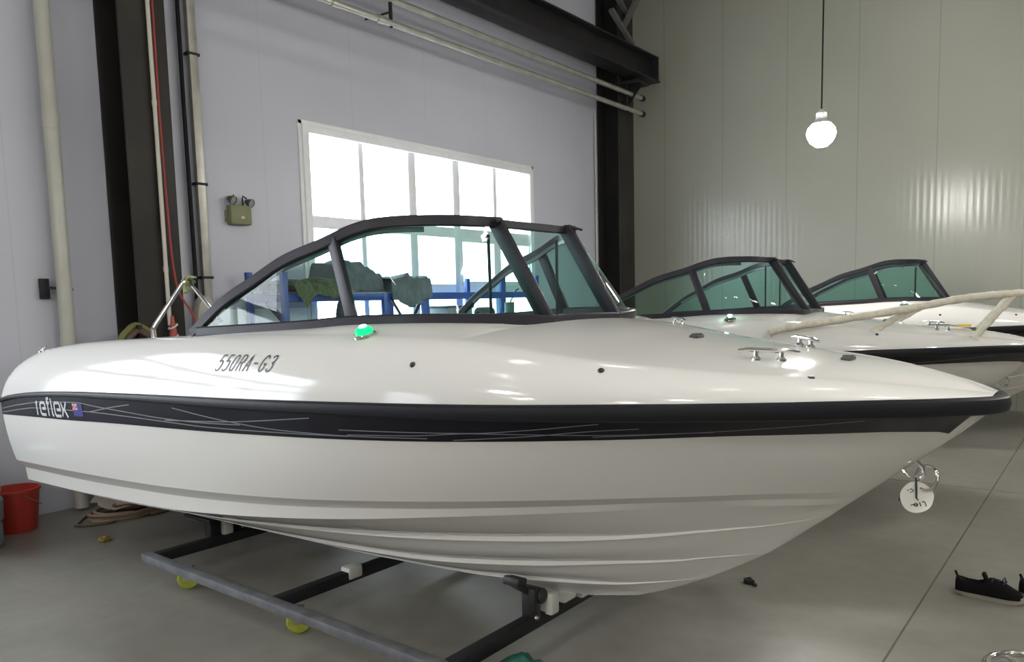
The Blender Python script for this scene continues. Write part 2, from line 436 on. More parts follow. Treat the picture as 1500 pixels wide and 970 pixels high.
def build_rail():
    bm = bmesh.new(); rings = []
    prof = [(-.012, -.056), (.014, -.056), (.024, -.050), (.029, -.028), (.024, -.008), (.012, 0), (-.012, 0)]
    pts = []
    for i in range(70):
        t = 1-(1-i/69)**2.0; x = XS+(-.285-XS)*t; pts.append((x, hs('R', x), hz('R', x)))
    pts[-1] = (-.285, 0, 1.268)
    full = [(x, s, z) for x, s, z in pts]+[(x, -s, z) for x, s, z in pts[-2::-1]]
    P = [lo(*p) for p in full]; n = len(P)
    for i in range(n):
        t = (P[min(n-1, i+1)]-P[max(0, i-1)]); t.z = 0; t.normalize(); o = Vector((t.y, -t.x, 0))
        if i == n//2: o = Vector((1, 0, 0))
        g_ = interp([(XS, .52), (-4.5, .55), (-2.5, .85), (-1.2, 1.), (-.2, 1.)], P[i].x+OX)      # the rail is slimmer aft
        rings.append([bm.verts.new(P[i]+o*a*(.35+.65*g_)+Vector((0, 0, b*g_))) for a, b in prof])
    for A, B in zip(rings, rings[1:]):
        for k in range(len(prof)): bm.faces.new((A[k], A[(k+1) % 7], B[(k+1) % 7], B[k]))
    bm.faces.new(rings[0][::-1]); bm.faces.new(rings[-1])
    return link('rub_rail', bm, RUBBER, boat)
rail = build_rail()

COCK0, COCK1 = -4.95, -1.86            # cockpit opening
def build_deck():
    bm = bmesh.new()
    xs = [XS+(-.30-XS)*(1-(1-i/110)**1.6) for i in range(111)]
    xs = [x for x in xs if abs(x-COCK1) > .004 and abs(x-COCK0) > .004]+[COCK0-.001, COCK0, COCK1-.001, COCK1]+[-5.60, -5.58, -5.55, -5.5]; xs.sort()
    for sg in (1, -1):
        rows = []
        for x in xs:
            r = [lo(x, sg*s, z) for s, z in (deck_sz(x, i/14) for i in range(15))]
            se, ze = interp(SE, x), interp(ZE, x); se = min(se, hs('R', x))
            if x < COCK0: inner = 0.
            elif x < -3.5: inner = se-.07
            elif x < COCK1: inner = max(.26, min(wbase_s(x)-.03, se-.05))
            else: inner = 0.
            for i in range(1, 9):
                s = se+(inner-se)*i/8
                if x < COCK0: z = ze-.02*(1-s/se)**.5 if se > 0 else ze
                elif x < -3.5: z = ze+.004*math.sin(PI*i/8)
                else: z = deck_top(x, s)
                r.append(lo(x, sg*s, z))
            # lip that drops into the cockpit
            if COCK0 <= x < COCK1: r.append(r[-1]+Vector((0, 0, -.10)))
            else: r.append(r[-1].copy())
            rows.append(r)
        grid(bm, rows)
    e = [lo(-.298, s, hz('R', -.298)) for s in (.1, 0, -.1)]
    # stern face above the rail
    return link('deck', bm, GEL, boat, auto=30)
deck = build_deck()
def build_liner():
    bm = bmesh.new(); zs = .78; rows = []
    for sg in (1, -1):
        rows = []
        for i in range(25):
            x = COCK0+(COCK1-.02-COCK0)*i/24
            se = interp(SE, x)
            s = se-.07 if x < -3.5 else max(.26, min(wbase_s(x)-.03, se-.05))
            z = interp(ZE, x) if x < -3.5 else deck_top(x, s)
            rows.append([lo(x, sg*s, z-.09), lo(x, sg*(s+.01), z-.3), lo(x, sg*min(s, .80), zs+.05), lo(x, sg*min(s, .76), zs), lo(x, 0, zs)])
        grid(bm, rows)
    for x in (COCK0, COCK1-.02):
        s = interp(SE, x)-.07 if x < -3.5 else .27; z = 1.40
        bm.faces.new([bm.verts.new(lo(x, a, b)) for a, b in ((s, z), (-s, z), (-s, zs), (s, zs))])
    # raised helm and passenger consoles ahead of the seats
    for sg in (1, -1): box(bm, lo(-2.35, sg*.52, 1.30), (.34, .36, .36), .03)
    return link('cockpit_liner', bm, mat('grey_cockpit_liner', (.35, .34, .33), .6, noise=.05), boat)
build_liner()

# windshield
frame_b = bmesh.new()
N = 48
def sgn(p, sg): return lo(p[0], sg*p[1], p[2])
base = [along(WB, i/N) for i in range(N+1)]; topc = [along(WT, i/N) for i in range(N+1)]
def off_in(p, d, dz=0): return (p[0]-d*.5, p[1]-d, p[2]+dz)
bm = bmesh.new()
for sg in (1, -1): rect_tube(bm, [sgn((x, s, z+.013), sg) for x, s, z in base], .038, .046)
rect_tube(bm, [lo(-1.855, s, 1.52+.006*math.cos(s*5)) for s in (.275, .1, -.1, -.275)], .036, .04)
wf = link('windshield_frame', bm, FRAME, boat)
bm = bmesh.new()
for sg in (1, -1): rect_tube(bm, [sgn((x, s, z), sg) for x, s, z in topc], .030, .046)
rect_tube(bm, [lo(-2.15, s, 1.945) for s in (.275, .1, -.1, -.275)], .026, .036)
link('top_rail', bm, FRAME, wf)
def post(a, b, w, d, name='post'):
    for sg in (1, -1):
        q = bmesh.new(); bar(q, sgn(a, sg), sgn(b, sg), w, d, up=(0, 1, 0), bev=.004); link(name, q, FRAME, wf)
post((-2.50, .783, 1.535), (-2.645, .752, 1.888), .056, .026)
post((-1.86, .27, 1.50), (-2.142, .27, 1.953), .066, .032)
post((-2.19, .255, 1.47), (-2.19, .262, 1.90), .012, .014, 'support_strut')
# grey sealing strips where the panes meet the top rail
for sg in (1, -1):
    q = bmesh.new(); rect_tube(q, [sgn((x-.02, s-.012, z-.034), sg) for x, s, z in topc[8:40]], .012, .022)
    link('glazing_strip', q, mat('grey_glazing_strip', (.10, .105, .11), .4), wf)
    q = bmesh.new(); tube(q, [sgn((-2.13, .285, 1.94), sg), sgn((-2.10, .30, 1.955), sg)], .012, 8); tube(q, [sgn((-2.105, .27, 1.958), sg), sgn((-2.085, .33, 1.945), sg)], .006, 6)
    tag(link('door_latch', q, mat('black_latch', (.02, .02, .02), .4), wf), 'small black wing latch at the head of the door post')
def pane(a0, a1, b0, b1, flat=False, name='windshield_pane'):
    """glass between base fractions a0..a1 and top fractions b0..b1, 5 mm thick"""
    n = 16
    for sg in (1, -1):
        q = bmesh.new()
        A = [along(WB, a0+(a1-a0)*i/n) for i in range(n+1)]; B = [along(WT, b0+(b1-b0)*i/n) for i in range(n+1)]
        if flat:      # a flat pane: straight bottom edge, straight top in plan
            A = [tuple(A[0][k]+(A[-1][k]-A[0][k])*i/n for k in range(3)) for i in range(n+1)]
            B = [(r[0], B[0][1]+(B[-1][1]-B[0][1])*(r[0]-B[0][0])/(B[-1][0]-B[0][0]), r[2]) for r in B]
        out, inn = [], []
        for p, r in zip(A, B):
            o_, i_ = [], []
            for j in range(7):
                f = j/6; m = [p[k]+(r[k]-p[k])*f for k in range(3)]; m[1] += 0 if flat else .012*math.sin(PI*f)
                o_.append(sgn(m, sg)); i_.append(sgn((m[0]-.001, m[1]-.005, m[2]), sg))
            out.append(o_); inn.append(i_)
        grid(q, out); link(name, q, GLASS, boat)
def frac_of(tab, key, val):
    lo_, hi = 0., 1.
    for _ in range(40):
        m = (lo_+hi)/2
        if (along(tab, m)[key] < val) == (tab[-1][key] > tab[0][key]): lo_ = m
        else: hi = m
    return lo_
fb = frac_of(WB, 0, -2.49); ft = frac_of(WT, 0, -2.645)
pane(.0, fb, .0, ft, True); pane(fb, 1, ft, 1)
q = bmesh.new()
grid(q, [[lo(-1.86+(-2.15+1.86)*f, s, 1.51+(1.945-1.51)*f) for s in (.27, .09, -.09, -.27)] for f in (0, .33, .66, 1)])
link('walk_through_pane', q, GLASS, boat)

# lettering and marks on the near side
def tag_on(o, l): o['label'] = l; return o
def strokes(bm, glyph, ox, oy, sx, sy, slant, fn, w, mi=0):
    for st in glyph:
        pts = []
        for i, (a, b) in enumerate(st): pts.append((ox+(a+slant*b)*sx, oy+b*sy))
        d = []
        for p, r in zip(pts, pts[1:]):
            for k in range(4): d.append((p[0]+(r[0]-p[0])*k/4, p[1]+(r[1]-p[1])*k/4))
        d.append(pts[-1]); ribbon(bm, d, w, fn, mi)
G = {'5': [[(.62, 1), (.12, 1), (.06, .56), (.3, .64), (.52, .58), (.62, .36), (.56, .12), (.34, 0), (.12, .03), (0, .14)]],
     '0': [[(.3, 0), (.1, .08), (.02, .3), (.02, .7), (.1, .92), (.3, 1), (.5, .92), (.58, .7), (.58, .3), (.5, .08), (.3, 0)]],
     'R': [[(.04, 0), (.04, 1), (.4, 1), (.56, .9), (.58, .72), (.5, .56), (.36, .5), (.04, .5)], [(.34, .5), (.6, 0)]],
     'A': [[(0, 0), (.3, 1), (.6, 0)], [(.1, .34), (.5, .34)]], '-': [[(.02, .48), (.58, .48)]],
     'G': [[(.58, .8), (.48, .95), (.3, 1), (.12, .93), (.03, .72), (.03, .28), (.12, .07), (.3, 0), (.48, .05), (.58, .2), (.58, .45), (.34, .45)]],
     '3': [[(.03, .84), (.14, .97), (.3, 1), (.48, .95), (.56, .78), (.5, .6), (.3, .53)], [(.3, .53), (.52, .46), (.6, .27), (.52, .08), (.3, 0), (.12, .04), (.02, .18)]]}
def deck_local(x, tau, off=.0015):
    s, z = deck_sz(x, tau); s2, z2 = deck_sz(x, tau+.01); d = math.hypot(s2-s, z2-z) or 1
    return lo(x, s+(z2-z)/d*off, z-(s2-s)/d*off)
bm = bmesh.new()
x0 = -3.075; adv = .0505
for i, ch in enumerate('550RA-G3'):
    strokes(bm, G[ch], x0+i*adv, .295, .050, .20, .45, deck_local, .0078)
tag_on(link('model_lettering', bm, LETBLK, boat), 'slanted black lettering on the white deck side')
# the maker's lettering in the stripe: narrow rounded outline letters
W = {'r': ([[(0, 0), (0, .78), (.12, .78)]], .16), 'e': ([[(.52, .06), (.1, .06), (.02, .2), (.02, .62), (.12, .76), (.42, .76), (.5, .64), (.5, .42), (.2, .42)]], .56),
     'f': ([[(.12, 0), (.12, 1.0), (.3, 1.0)], [(0, .74), (.28, .74)]], .32), 'l': ([[(.06, 1.0), (.06, .1), (.16, .02)]], .2),
     'E': ([[(.55, .04), (.1, .04), (.02, .16), (.02, .64), (.12, .76), (.46, .76), (.54, .64), (.54, .38), (.22, .38)]], .56),
     'x': ([[(0, .04), (.16, .4), (.02, .78)], [(.5, .0), (.26, .4), (.48, .8)], [(.16, .4), (.26, .4)]], .5)}
bm = bmesh.new(); x0 = -5.02
fnS = lambda x, v: lo(*stripe_pt(x, v, .0062))
for ch in 'reflEx':
    g, adv2 = W[ch]; strokes(bm, g, x0, .12, .150, .80, 0., fnS, .0165); x0 += adv2*.150+.015
    if ch == 'r': x0 += .012
tag_on(link('maker_lettering', bm, SILVER, stripe), 'silver rounded lettering near the stern end of the black stripe')
bm = bmesh.new()
def patch(x0, x1, v0, v1, off, mi):
    grid(bm, [[lo(*stripe_pt(x0+(x1-x0)*i/4, v0+(v1-v0)*j/3, off+.0015)) for i in range(5)] for j in range(4)], mi)
patch(-4.505, -4.385, .20, .72, .0045, 0); patch(-4.505, -4.445, .46, .72, .0052, 1)
fl = lambda x, v: lo(*stripe_pt(x, v, .0078))
for pts in ([(-4.475, .46), (-4.475, .72)], [(-4.505, .59), (-4.445, .59)]): ribbon(bm, [(pts[0][0]+(pts[1][0]-pts[0][0])*k/3, pts[0][1]+(pts[1][1]-pts[0][1])*k/3) for k in range(4)], .012, fl, 2)
for pts in ([(-4.503, .47), (-4.447, .71)], [(-4.503, .71), (-4.447, .47)]): ribbon(bm, [(pts[0][0]+(pts[1][0]-pts[0][0])*k/3, pts[0][1]+(pts[1][1]-pts[0][1])*k/3) for k in range(4)], .006, fl, 1)
tag_on(link('flag_sticker', bm, [mat('flag_blue', (.02, .02, .20), .4), mat('flag_white', (.6, .55, .55), .4), mat('flag_red', (.55, .06, .06), .4)], stripe), 'small blue flag sticker with a red and white corner')

# fittings
def on_deck(x, s): return lo(x, s, deck_top(x, s))
def cleat(a, b, r=.009, h=.034, name='cleat'):
    """horn cleat whose two feet stand at deck points a and b"""
    q = bmesh.new(); A, B = on_deck(*a), on_deck(*b); d = (B-A).normalized(); up = Vector((0, 0, 1))
    A2, B2 = A+up*h, B+up*h
    L = (B-A).length
    tube(q, [A2-d*L*.72-up*.004, A2-d*L*.3, A2, B2, B2+d*L*.3, B2+d*L*.72-up*.004], [r*.55, r*.9, r, r, r*.9, r*.55], 10)
    for P in (A, B):
        lathe(q, [(0, -.012), (r*1.9, -.012), (r*1.9, .004), (r*1.0, .012), (r*.9, h)], 12, Matrix.Translation(P))
    return link(name, q, CHROME, boat)
cleat((-.966, .321), (-.895, .275)); cleat((-1.05, -.40), (-.985, -.335))
cleat((-1.70, -.56), (-1.66, -.545), .006, .026, 'fairlead')
cleat((-5.36, .93), (-5.30, .93), .008, .03)
def stud(x, tau, r=.012, name='snap_stud'):
    q = bmesh.new(); p = deck_local(x, tau, 0); n = (deck_local(x, tau, .01)-p)
    lathe(q, [(0, .006), (r*.7, .005), (r, 0), (r, -.004)], 12, Matrix.Translation(p) @ zto(n)); return link(name, q, mat('dark_stud', (.03, .03, .03), .35), boat)
stud(-1.975, .427); stud(-1.311, .62); stud(-.745, .93); stud(-5.56, .93, .014)
def vent(x, s):
    q = bmesh.new(); P = on_deck(x, s); box(q, P+Vector((0, 0, .004)), (.035, .075, .016), .006)
    for k in (-1, 0, 1): box(q, P+Vector((0, k*.018, .013)), (.028, .006, .006))
    return link('deck_vent', q, mat('dark_vent', (.06, .06, .055), .4, .3), boat)
vent(-1.33, .0); vent(-.735, .06)
P = deck_local(-2.296, .93, 0); nn = deck_local(-2.296, .93, .01)-P
q = bmesh.new(); lathe(q, [(.044, -.004), (.044, .006), (.040, .010), (.032, .010)], 20, Matrix.Translation(P) @ zto(nn)); bez_ = link('light_bezel', q, CHROME, boat)
q = bmesh.new(); lathe(q, [(.036, .010), (.034, .024), (.022, .034), (0, .037)], 18, Matrix.Translation(P) @ zto(nn))
lit = mat('lit_green_lens', (.0, .08, .04), .3, emit=(.0, 1., .20), es=.95)
lens = tag_on(link('light_lens', q, lit, bez_), 'glowing green lens')
q = bmesh.new(); lathe(q, [(.016, .0365), (.012, .041), (0, .043)], 12, Matrix.Translation(P) @ zto(nn)); link('led', q, mat('lit_led_core', (0, .1, .05), .3, emit=(.55, 1., .8), es=40), bez_)
# bow eye
q = bmesh.new(); E0 = Vector(lo(-.545, 0, 1.005))
ax = Vector((.72, 0, -.69)); up_ = Vector((.69, 0, .72))
tube(q, [E0-up_*.028-ax*.02, E0-up_*.028+ax*.03, E0-up_*.012+ax*.052, E0+up_*.012+ax*.052, E0+up_*.028+ax*.03, E0+up_*.028-ax*.02], .0065, 8)
tag_on(link('bow_eye', q, CHROME, boat), 'chrome bow eye on the stem')

# folded stainless canopy bow on the near coaming
q = bmesh.new()
for o in (0, .028):
    tube(q, [lo(-4.03+o, .865, 1.45), lo(-4.035+o, .865, 1.505), lo(-4.00+o, .865, 1.535), lo(-3.70+o*.6, .865, 1.735), lo(-3.675+o*.6, .865, 1.742)], .0075, 8)
tube(q, [lo(-3.675, .865, 1.742), lo(-3.625, .865, 1.738), lo(-3.36, .865, 1.545)], .009, 8)
tube(q, [lo(-3.69, .85, 1.742), lo(-3.61, .85, 1.742)], .011, 8)
cb = tag_on(link('canopy_bow', q, CHROME, boat), 'folded stainless canopy tubes')
q = bmesh.new()
for k in range(7):
    a = k*.9; tube(q, [lo(-3.66+.006*k, .865+.02*math.cos(a), 1.745+.02*math.sin(a)), lo(-3.645+.006*k, .865+.024*math.cos(a+1.3), 1.745+.024*math.sin(a+1.3)), lo(-3.64+.005*k, .865+.02*math.cos(a+2.6), 1.75+.02*math.sin(a+2.6))], .006, 6)
tube(q, [lo(-3.655, .86, 1.745), lo(-3.62, .87, 1.765), lo(-3.57, .86, 1.762)], .006, 6); tube(q, [lo(-3.64, .88, 1.73), lo(-3.63, .885, 1.69), lo(-3.61, .88, 1.70)], .012, 6)
tag_on(link('cord_knot', q, mat('olive_cord', (.25, .27, .13), .8), cb), 'olive cord knotted round the tubes')

# ------------------------------------------------------------------ dolly under a boat
dolly = empty('boat_dolly', (OX, OY, 0), 0., 'grey steel dolly on lime wheels under the nearest boat', 'dolly', 'steel dollies under the boats')
def part(name, fn, m, par=dolly, label=None):
    q = bmesh.new(); fn(q); o = link(name, q, m, par)
    if label: o['label'] = label
    return o
ZR = .192
for s in (.80, -.80): part('side_rail', lambda q: box(q, lo(-3.23, s, ZR-.023), (2.40, .06, .046), .004), GREYST)
for x in (-4.38, -3.19, -2.03): part('cross_rail', lambda q: box(q, lo(x, 0, ZR-.031), (.06, 1.54, .058), .004), DARK)
for x in (-4.16, -3.12, -2.12):
    for s in (.70, -.70):
        b0 = lo(x, s, 0); b1 = b0; b0 = Vector((0, 0, 0)); CR = Matrix.Translation(b1) @ rotM('Z', .87)
        c = part('caster_fork', lambda q: (box(q, b0+Vector((0, 0, .126)), (.07, .07, .012), .002), box(q, b0+Vector((.005, .026, .09)), (.05, .005, .075), .002), box(q, b0+Vector((.005, -.026, .09)), (.05, .005, .075), .002), bmesh.ops.transform(q, matrix=CR, verts=list(q.verts))), GALV)
        M = CR @ Matrix.Translation(b0+Vector((.01, 0, .0635))) @ rotM('X', PI/2)
        q = bmesh.new(); lathe(q, [(.0, .021), (.014, .021), (.016, .018), (.054, .018), (.0625, .010), (.0625, -.010), (.054, -.018), (.016, -.018), (.014, -.021), (0, -.021)], 24, M)
        tag_on(link('caster_wheel', q, LIME, c), 'lime green wheel')
# rear upright and its pads, front roller bracket
for s in (.30, -.30):
    part('rear_upright', lambda q: (box(q, lo(-4.42, s*1.25, .245), (.07, .07, .115), .004), box(q, lo(-4.47, s*1.32, .305), (.30, .11, .022), .004), box(q, lo(-4.42, s*.85, .215), (.06, .12, .05), .003)), DARK)
    part('foam_wrap', lambda q: box(q, lo(-4.395, s*1.0, .235), (.072, .07, .115), .012), WHITE, label='pale foam wrap')
    part('foam_wrap', lambda q: box(q, lo(-3.19, s*.97, .180), (.075, .095, .068), .012), WHITE, label='pale foam wrap')
    part('foam_wrap', lambda q: box(q, lo(-2.0, s*.42, .228), (.075, .065, .105), .012), WHITE, label='pale foam wrap')
    def rb(q):
        box(q, lo(-2.035, s*.72, .245), (.075, .05, .15), .008)
        lathe(q, [(0, .035), (.03, .035), (.036, .028), (.036, -.028), (.03, -.035), (0, -.035)], 16, Matrix.Translation(lo(-2.02, s*.62, .275)) @ rotM('Y', PI/2))
        bar(q, lo(-2.06, s*.70, .29), lo(-2.08, s*.95, .345), .07, .03, bev=.006)
        bar(q, lo(-2.08, s*.80, .345), lo(-2.08, s*1.02, .362), .09, .04, bev=.008)
    part('roller_bracket', rb, mat('black_bracket', (.014, .013, .015), .4))
    part('bolt', lambda q: lathe(q, [(0, .012), (.008, .012), (.010, .006), (.010, 0)], 8, Matrix.Translation(lo(-1.997, s*.78, .19)) @ rotM('Y', PI/2)), GALV)
part('foam_wrap', lambda q: box(q, lo(-2.0, 0, .218), (.07, .10, .04), .010), WHITE, label='pale foam wrap')
# ------------------------------------------------------------------ the two boats behind and their dollies
def place(root, dx, dy, dz, a):
    root.location = (OX+dx, OY+dy, dz); root.rotation_euler = (0, 0, a)
SKIP = ('model_lettering', 'maker_lettering', 'flag_sticker', 'canopy_bow', 'light_lens', 'bow_light')
b2 = copy_tree(boat, None, SKIP); place(b2, -.097, 3.575, -.06, .12)
b2['label'] = 'second white sport boat, with a foam wrapped bow rail on its foredeck'
b3 = copy_tree(boat, None, SKIP); place(b3, .375, 6.78, -.02, .20)
b3['label'] = 'farthest white sport boat, only its windshield showing behind the wrapped rail'
for d, a, l in ((b2, (-.097, 3.575, 0, .12), 'grey steel dolly on lime wheels under the second boat'), (b3, (.375, 6.78, 0, .20), 'grey steel dolly on lime wheels under the farthest boat')):
    k = copy_tree(dolly); place(k, *a); k.scale = (1, 1, .68); k['label'] = l
lens2 = mat('unlit_green_lens', (.10, .13, .11), .2)
for r in (b2, b3):
    q = bmesh.new(); lathe(q, [(.027, .012), (.024, .022), (.014, .029), (0, .031)], 18, Matrix.Translation(P) @ zto(nn)); link('light_lens', q, lens2, r)
# wrapped bow rail of the second boat (boat local coordinates)
WRAP = mat('cream_foam_wrap', (.60, .56, .46), .7, noise=.12, nscale=25, bump=.5, bscale=45)
q = bmesh.new()
def bl(x, s, z): return Vector((x-OX, -s, z))
rp = [bl(-1.98, 1.035, 1.39), bl(-1.90, 1.01, 1.425), bl(-1.62, .90, 1.468), bl(-1.36, .80, 1.508), bl(-1.10, .69, 1.55), bl(-.85, .56, 1.60), bl(-.62, .42, 1.625), bl(-.46, .26, 1.635), bl(-.40, 0, 1.635)]
def sm(pts, m=6):
    out = []
    for i in range(len(pts)-1):
        p0 = pts[max(0, i-1)]; p1 = pts[i]; p2 = pts[i+1]; p3 = pts[min(len(pts)-1, i+2)]
        for k in range(m):
            t = k/m; out.append(.5*((2*p1)+(p2-p0)*t+(2*p0-5*p1+4*p2-p3)*t*t+(3*p1-p0-3*p2+p3)*t**3))
    return out+[pts[-1]]
near = sm(rp)
mir = [Vector((v.x, -v.y, v.z)) for v in near[::-1][1:]]
al = near+mir
tube(q, al, [.026+.003*math.sin(i*1.9) for i in range(len(al))], 12)
wr = tag(link('bow_rail', q, WRAP, b2), 'bow rail wrapped in cream foam')
for (x, s, z, x2, s2, z2) in ((-1.33, .70, 1.40, -1.08, .665, 1.56), (-.73, .475, 1.335, -.50, .32, 1.625)):
    for sg in (1, -1):
        q = bmesh.new(); a, b = bl(x, sg*s, z), bl(x2, sg*s2, z2); tube(q, [a+(b-a)*i/8 for i in range(9)], [.022+.003*math.sin(i*2.3) for i in range(9)], 10)
        lathe(q, [(0, .012), (.028, .012), (.032, 0), (.032, -.02), (0, -.02)], 12, Matrix.Translation(a)); link('rail_stanchion', q, WRAP, wr)
q = bmesh.new(); box(q, bl(-.80, .05, 1.405), (.10, .16, .012), .004); tag(link('caution_label', q, mat('yellow_label', (.62, .42, .02), .5), b2), 'yellow strip label')
q = bmesh.new(); bar(q, bl(-.72, .36, 1.375), bl(-.66, .33, 1.40), .03, .035, bev=.01); tag(link('bow_light', q, mat('green_lens', (.02, .30, .06), .25), b2), 'green bow light')

# paper tag and its split ring on the bow eye of the near boat
ring = bmesh.new(); RC = Vector((-.492, 2.88, .968))
tube(ring, [RC+Vector((.034*math.cos(a), .012*math.sin(a*1), .040*math.sin(a))) for a in [2*PI*k/28 for k in range(28)]], .006, 8, closed=True)
sh = empty('bow_shackle', (0, 0, 0), 0, 'chrome ring hanging from the bow eye of the nearest boat', 'ring')
sh.location = RC
o = link('ring', ring, CHROME); o.data.transform(Matrix.Translation(-RC)); o.parent = sh
q = bmesh.new(); tube(q, [Vector((-.03, -.012, -.03)), Vector((-.055, -.012, -.028)), Vector((-.075, -.012, -.055)), Vector((-.08, -.01, -.085)), Vector((-.06, -.01, -.09))], .004, 8); link('hook', q, mat('black_cable_tie', (.02, .02, .02), .4), sh)
TC = Vector((-.516, 2.858, .903)); tagr = empty('paper_tag', TC, 0, 'round white paper tag with handwriting hanging at the bow of the nearest boat', 'tag')
tn = Vector((.45, -.86, .10)).normalized(); TM = zto(tn); xa = Vector((0, 0, 1)).cross(tn).normalized(); ya = tn.cross(xa)
q = bmesh.new(); n = 40; R_ = .0535
ring_ = lambda z: [q.verts.new(xa*R_*(1+.02*math.sin(5*t))*math.cos(t)+ya*R_*(1+.025*math.cos(3*t))*math.sin(t)+tn*z) for t in [2*PI*k/n for k in range(n)]]
f_, b_ = ring_(.0012), ring_(-.0012)
q.faces.new(f_); q.faces.new(b_[::-1])
for k in range(n): q.faces.new((f_[k], b_[k], b_[(k+1) % n], f_[(k+1) % n]))
link('paper_disc', q, mat('white_paper', (.74, .72, .66), .8), tagr)
INK = mat('pen_ink', (.03, .03, .035), .6)
def pen(bm, pts, w=.0032):
    for a, b in zip(pts, pts[1:]):
        A = xa*a[0]+ya*a[1]+tn*.002; B = xa*b[0]+ya*b[1]+tn*.002; d = (B-A).normalized(); s = d.cross(tn)*w/2
        bm.faces.new([bm.verts.new(v) for v in (A-s-d*w*.3, A+s-d*w*.3, B+s+d*w*.3, B-s+d*w*.3)])
k = .0535/235.   # strokes measured from the disc's middle
def note(sts):
    q = bmesh.new()
    for st in sts: pen(q, [(a*k, b*k) for a, b in st])
    link('handwriting', q, INK, tagr, smooth=False)
note(([(-85, -120), (-50, -112)], [(-45, -105), (-20, -90), (5, -100), (10, -120), (-10, -135), (-35, -130), (-45, -105)], [(-30, -115), (-5, -112)], [(35, -78), (50, -115), (52, -130)],
           [(70, -70), (100, -60), (118, -95), (128, -130)]))
note(([(-130, 108), (-118, 98)], [(-95, 120), (-75, 122), (-50, 100)], [(-90, 70), (-75, 78)], [(-60, 88), (-52, 80)]))
q = bmesh.new(); tube(q, [xa*-.004+ya*.068+tn*.004, xa*-.003+ya*.03+tn*.005, xa*-.003+ya*-.002+tn*.004], .0035, 8); tube(q, [xa*-.003+ya*-.002+tn*.003, xa*.004+ya*-.010+tn*.003], .0022, 6)
link('cable_tie', q, mat('black_cable_tie', (.02, .02, .02), .4), tagr)

# ------------------------------------------------------------------ the hall
XW, YF, XE, YB, ZC_ = -6.72, 12.0, 14.0, -12.0, 7.6
def struct(name, bm, m, label, cat, smooth=False):
    o = link(name, bm, m, None, smooth); return tag(o, label, cat, None, 'structure')
q = bmesh.new(); box(q, ((XW+XE)/2, (YF+YB)/2, -.05), (XE-XW+.6, YF-YB+.6, .10)); 
struct('floor', q, FLOORM, 'polished grey concrete floor of the hall', 'floor')
for i, (x0, y0, x1, y1) in enumerate([(-.745, YB, -.745, YF), (5.25, YB, 5.25, YF), (XW, 7.1, XE, 7.1), (XW, -1., XE, -1.)]):
    q = bmesh.new(); bar(q, (x0, y0, .0006), (x1, y1, .0006), .009, .0012)
    tag(link('trim_%d' % (i+1), q, mat('joint_filler', (.10, .095, .08), .7, noise=.3, nscale=3), None, False), 'dark saw cut joint in the concrete floor', 'floor joint', 'saw cut joints in the floor', 'structure')
# window wall with openings
WINS = [(5.06, 9.02), (-2.75, 1.21), (-10.5, -6.6)]; WZ0, WZ1 = .95, 3.49; TW = .16
q = bmesh.new()
ys = [YB]+[v for w in sorted(WINS) for v in w]+[YF]
for i in range(0, len(ys), 2): box(q, (XW-TW/2, (ys[i]+ys[i+1])/2, ZC_/2), (TW, ys[i+1]-ys[i], ZC_))
for a, b in WINS:
    box(q, (XW-TW/2, (a+b)/2, WZ0/2), (TW, b-a, WZ0)); box(q, (XW-TW/2, (a+b)/2, (WZ1+ZC_)/2), (TW, b-a, ZC_-WZ1))
struct('wall_left', q, WALLW, 'lavender grey panel wall with the tall windows', 'wall')
q = bmesh.new(); box(q, ((XW+XE)/2, YF+.08, ZC_/2), (XE-XW+.3, .16, ZC_)); struct('wall_far', q, WALLF, 'olive grey ribbed panel wall behind the boats', 'wall')
q = bmesh.new(); box(q, (XE+.08, (YF+YB)/2, ZC_/2), (.16, YF-YB, ZC_)); struct('wall_right', q, WALLF, 'panel wall on the far side of the hall', 'wall')
q = bmesh.new(); box(q, ((XW+XE)/2, YB-.08, ZC_/2), (XE-XW+.3, .16, ZC_)); struct('wall_back', q, WALLF, 'panel wall behind the photographer', 'wall')
q = bmesh.new(); box(q, ((XW+XE)/2, (YF+YB)/2, ZC_+.05), (XE-XW+.4, YF-YB+.4, .10)); struct('ceiling', q, mat('roof_sheet', (.36, .36, .34), .5), 'high grey sheet roof', 'ceiling')
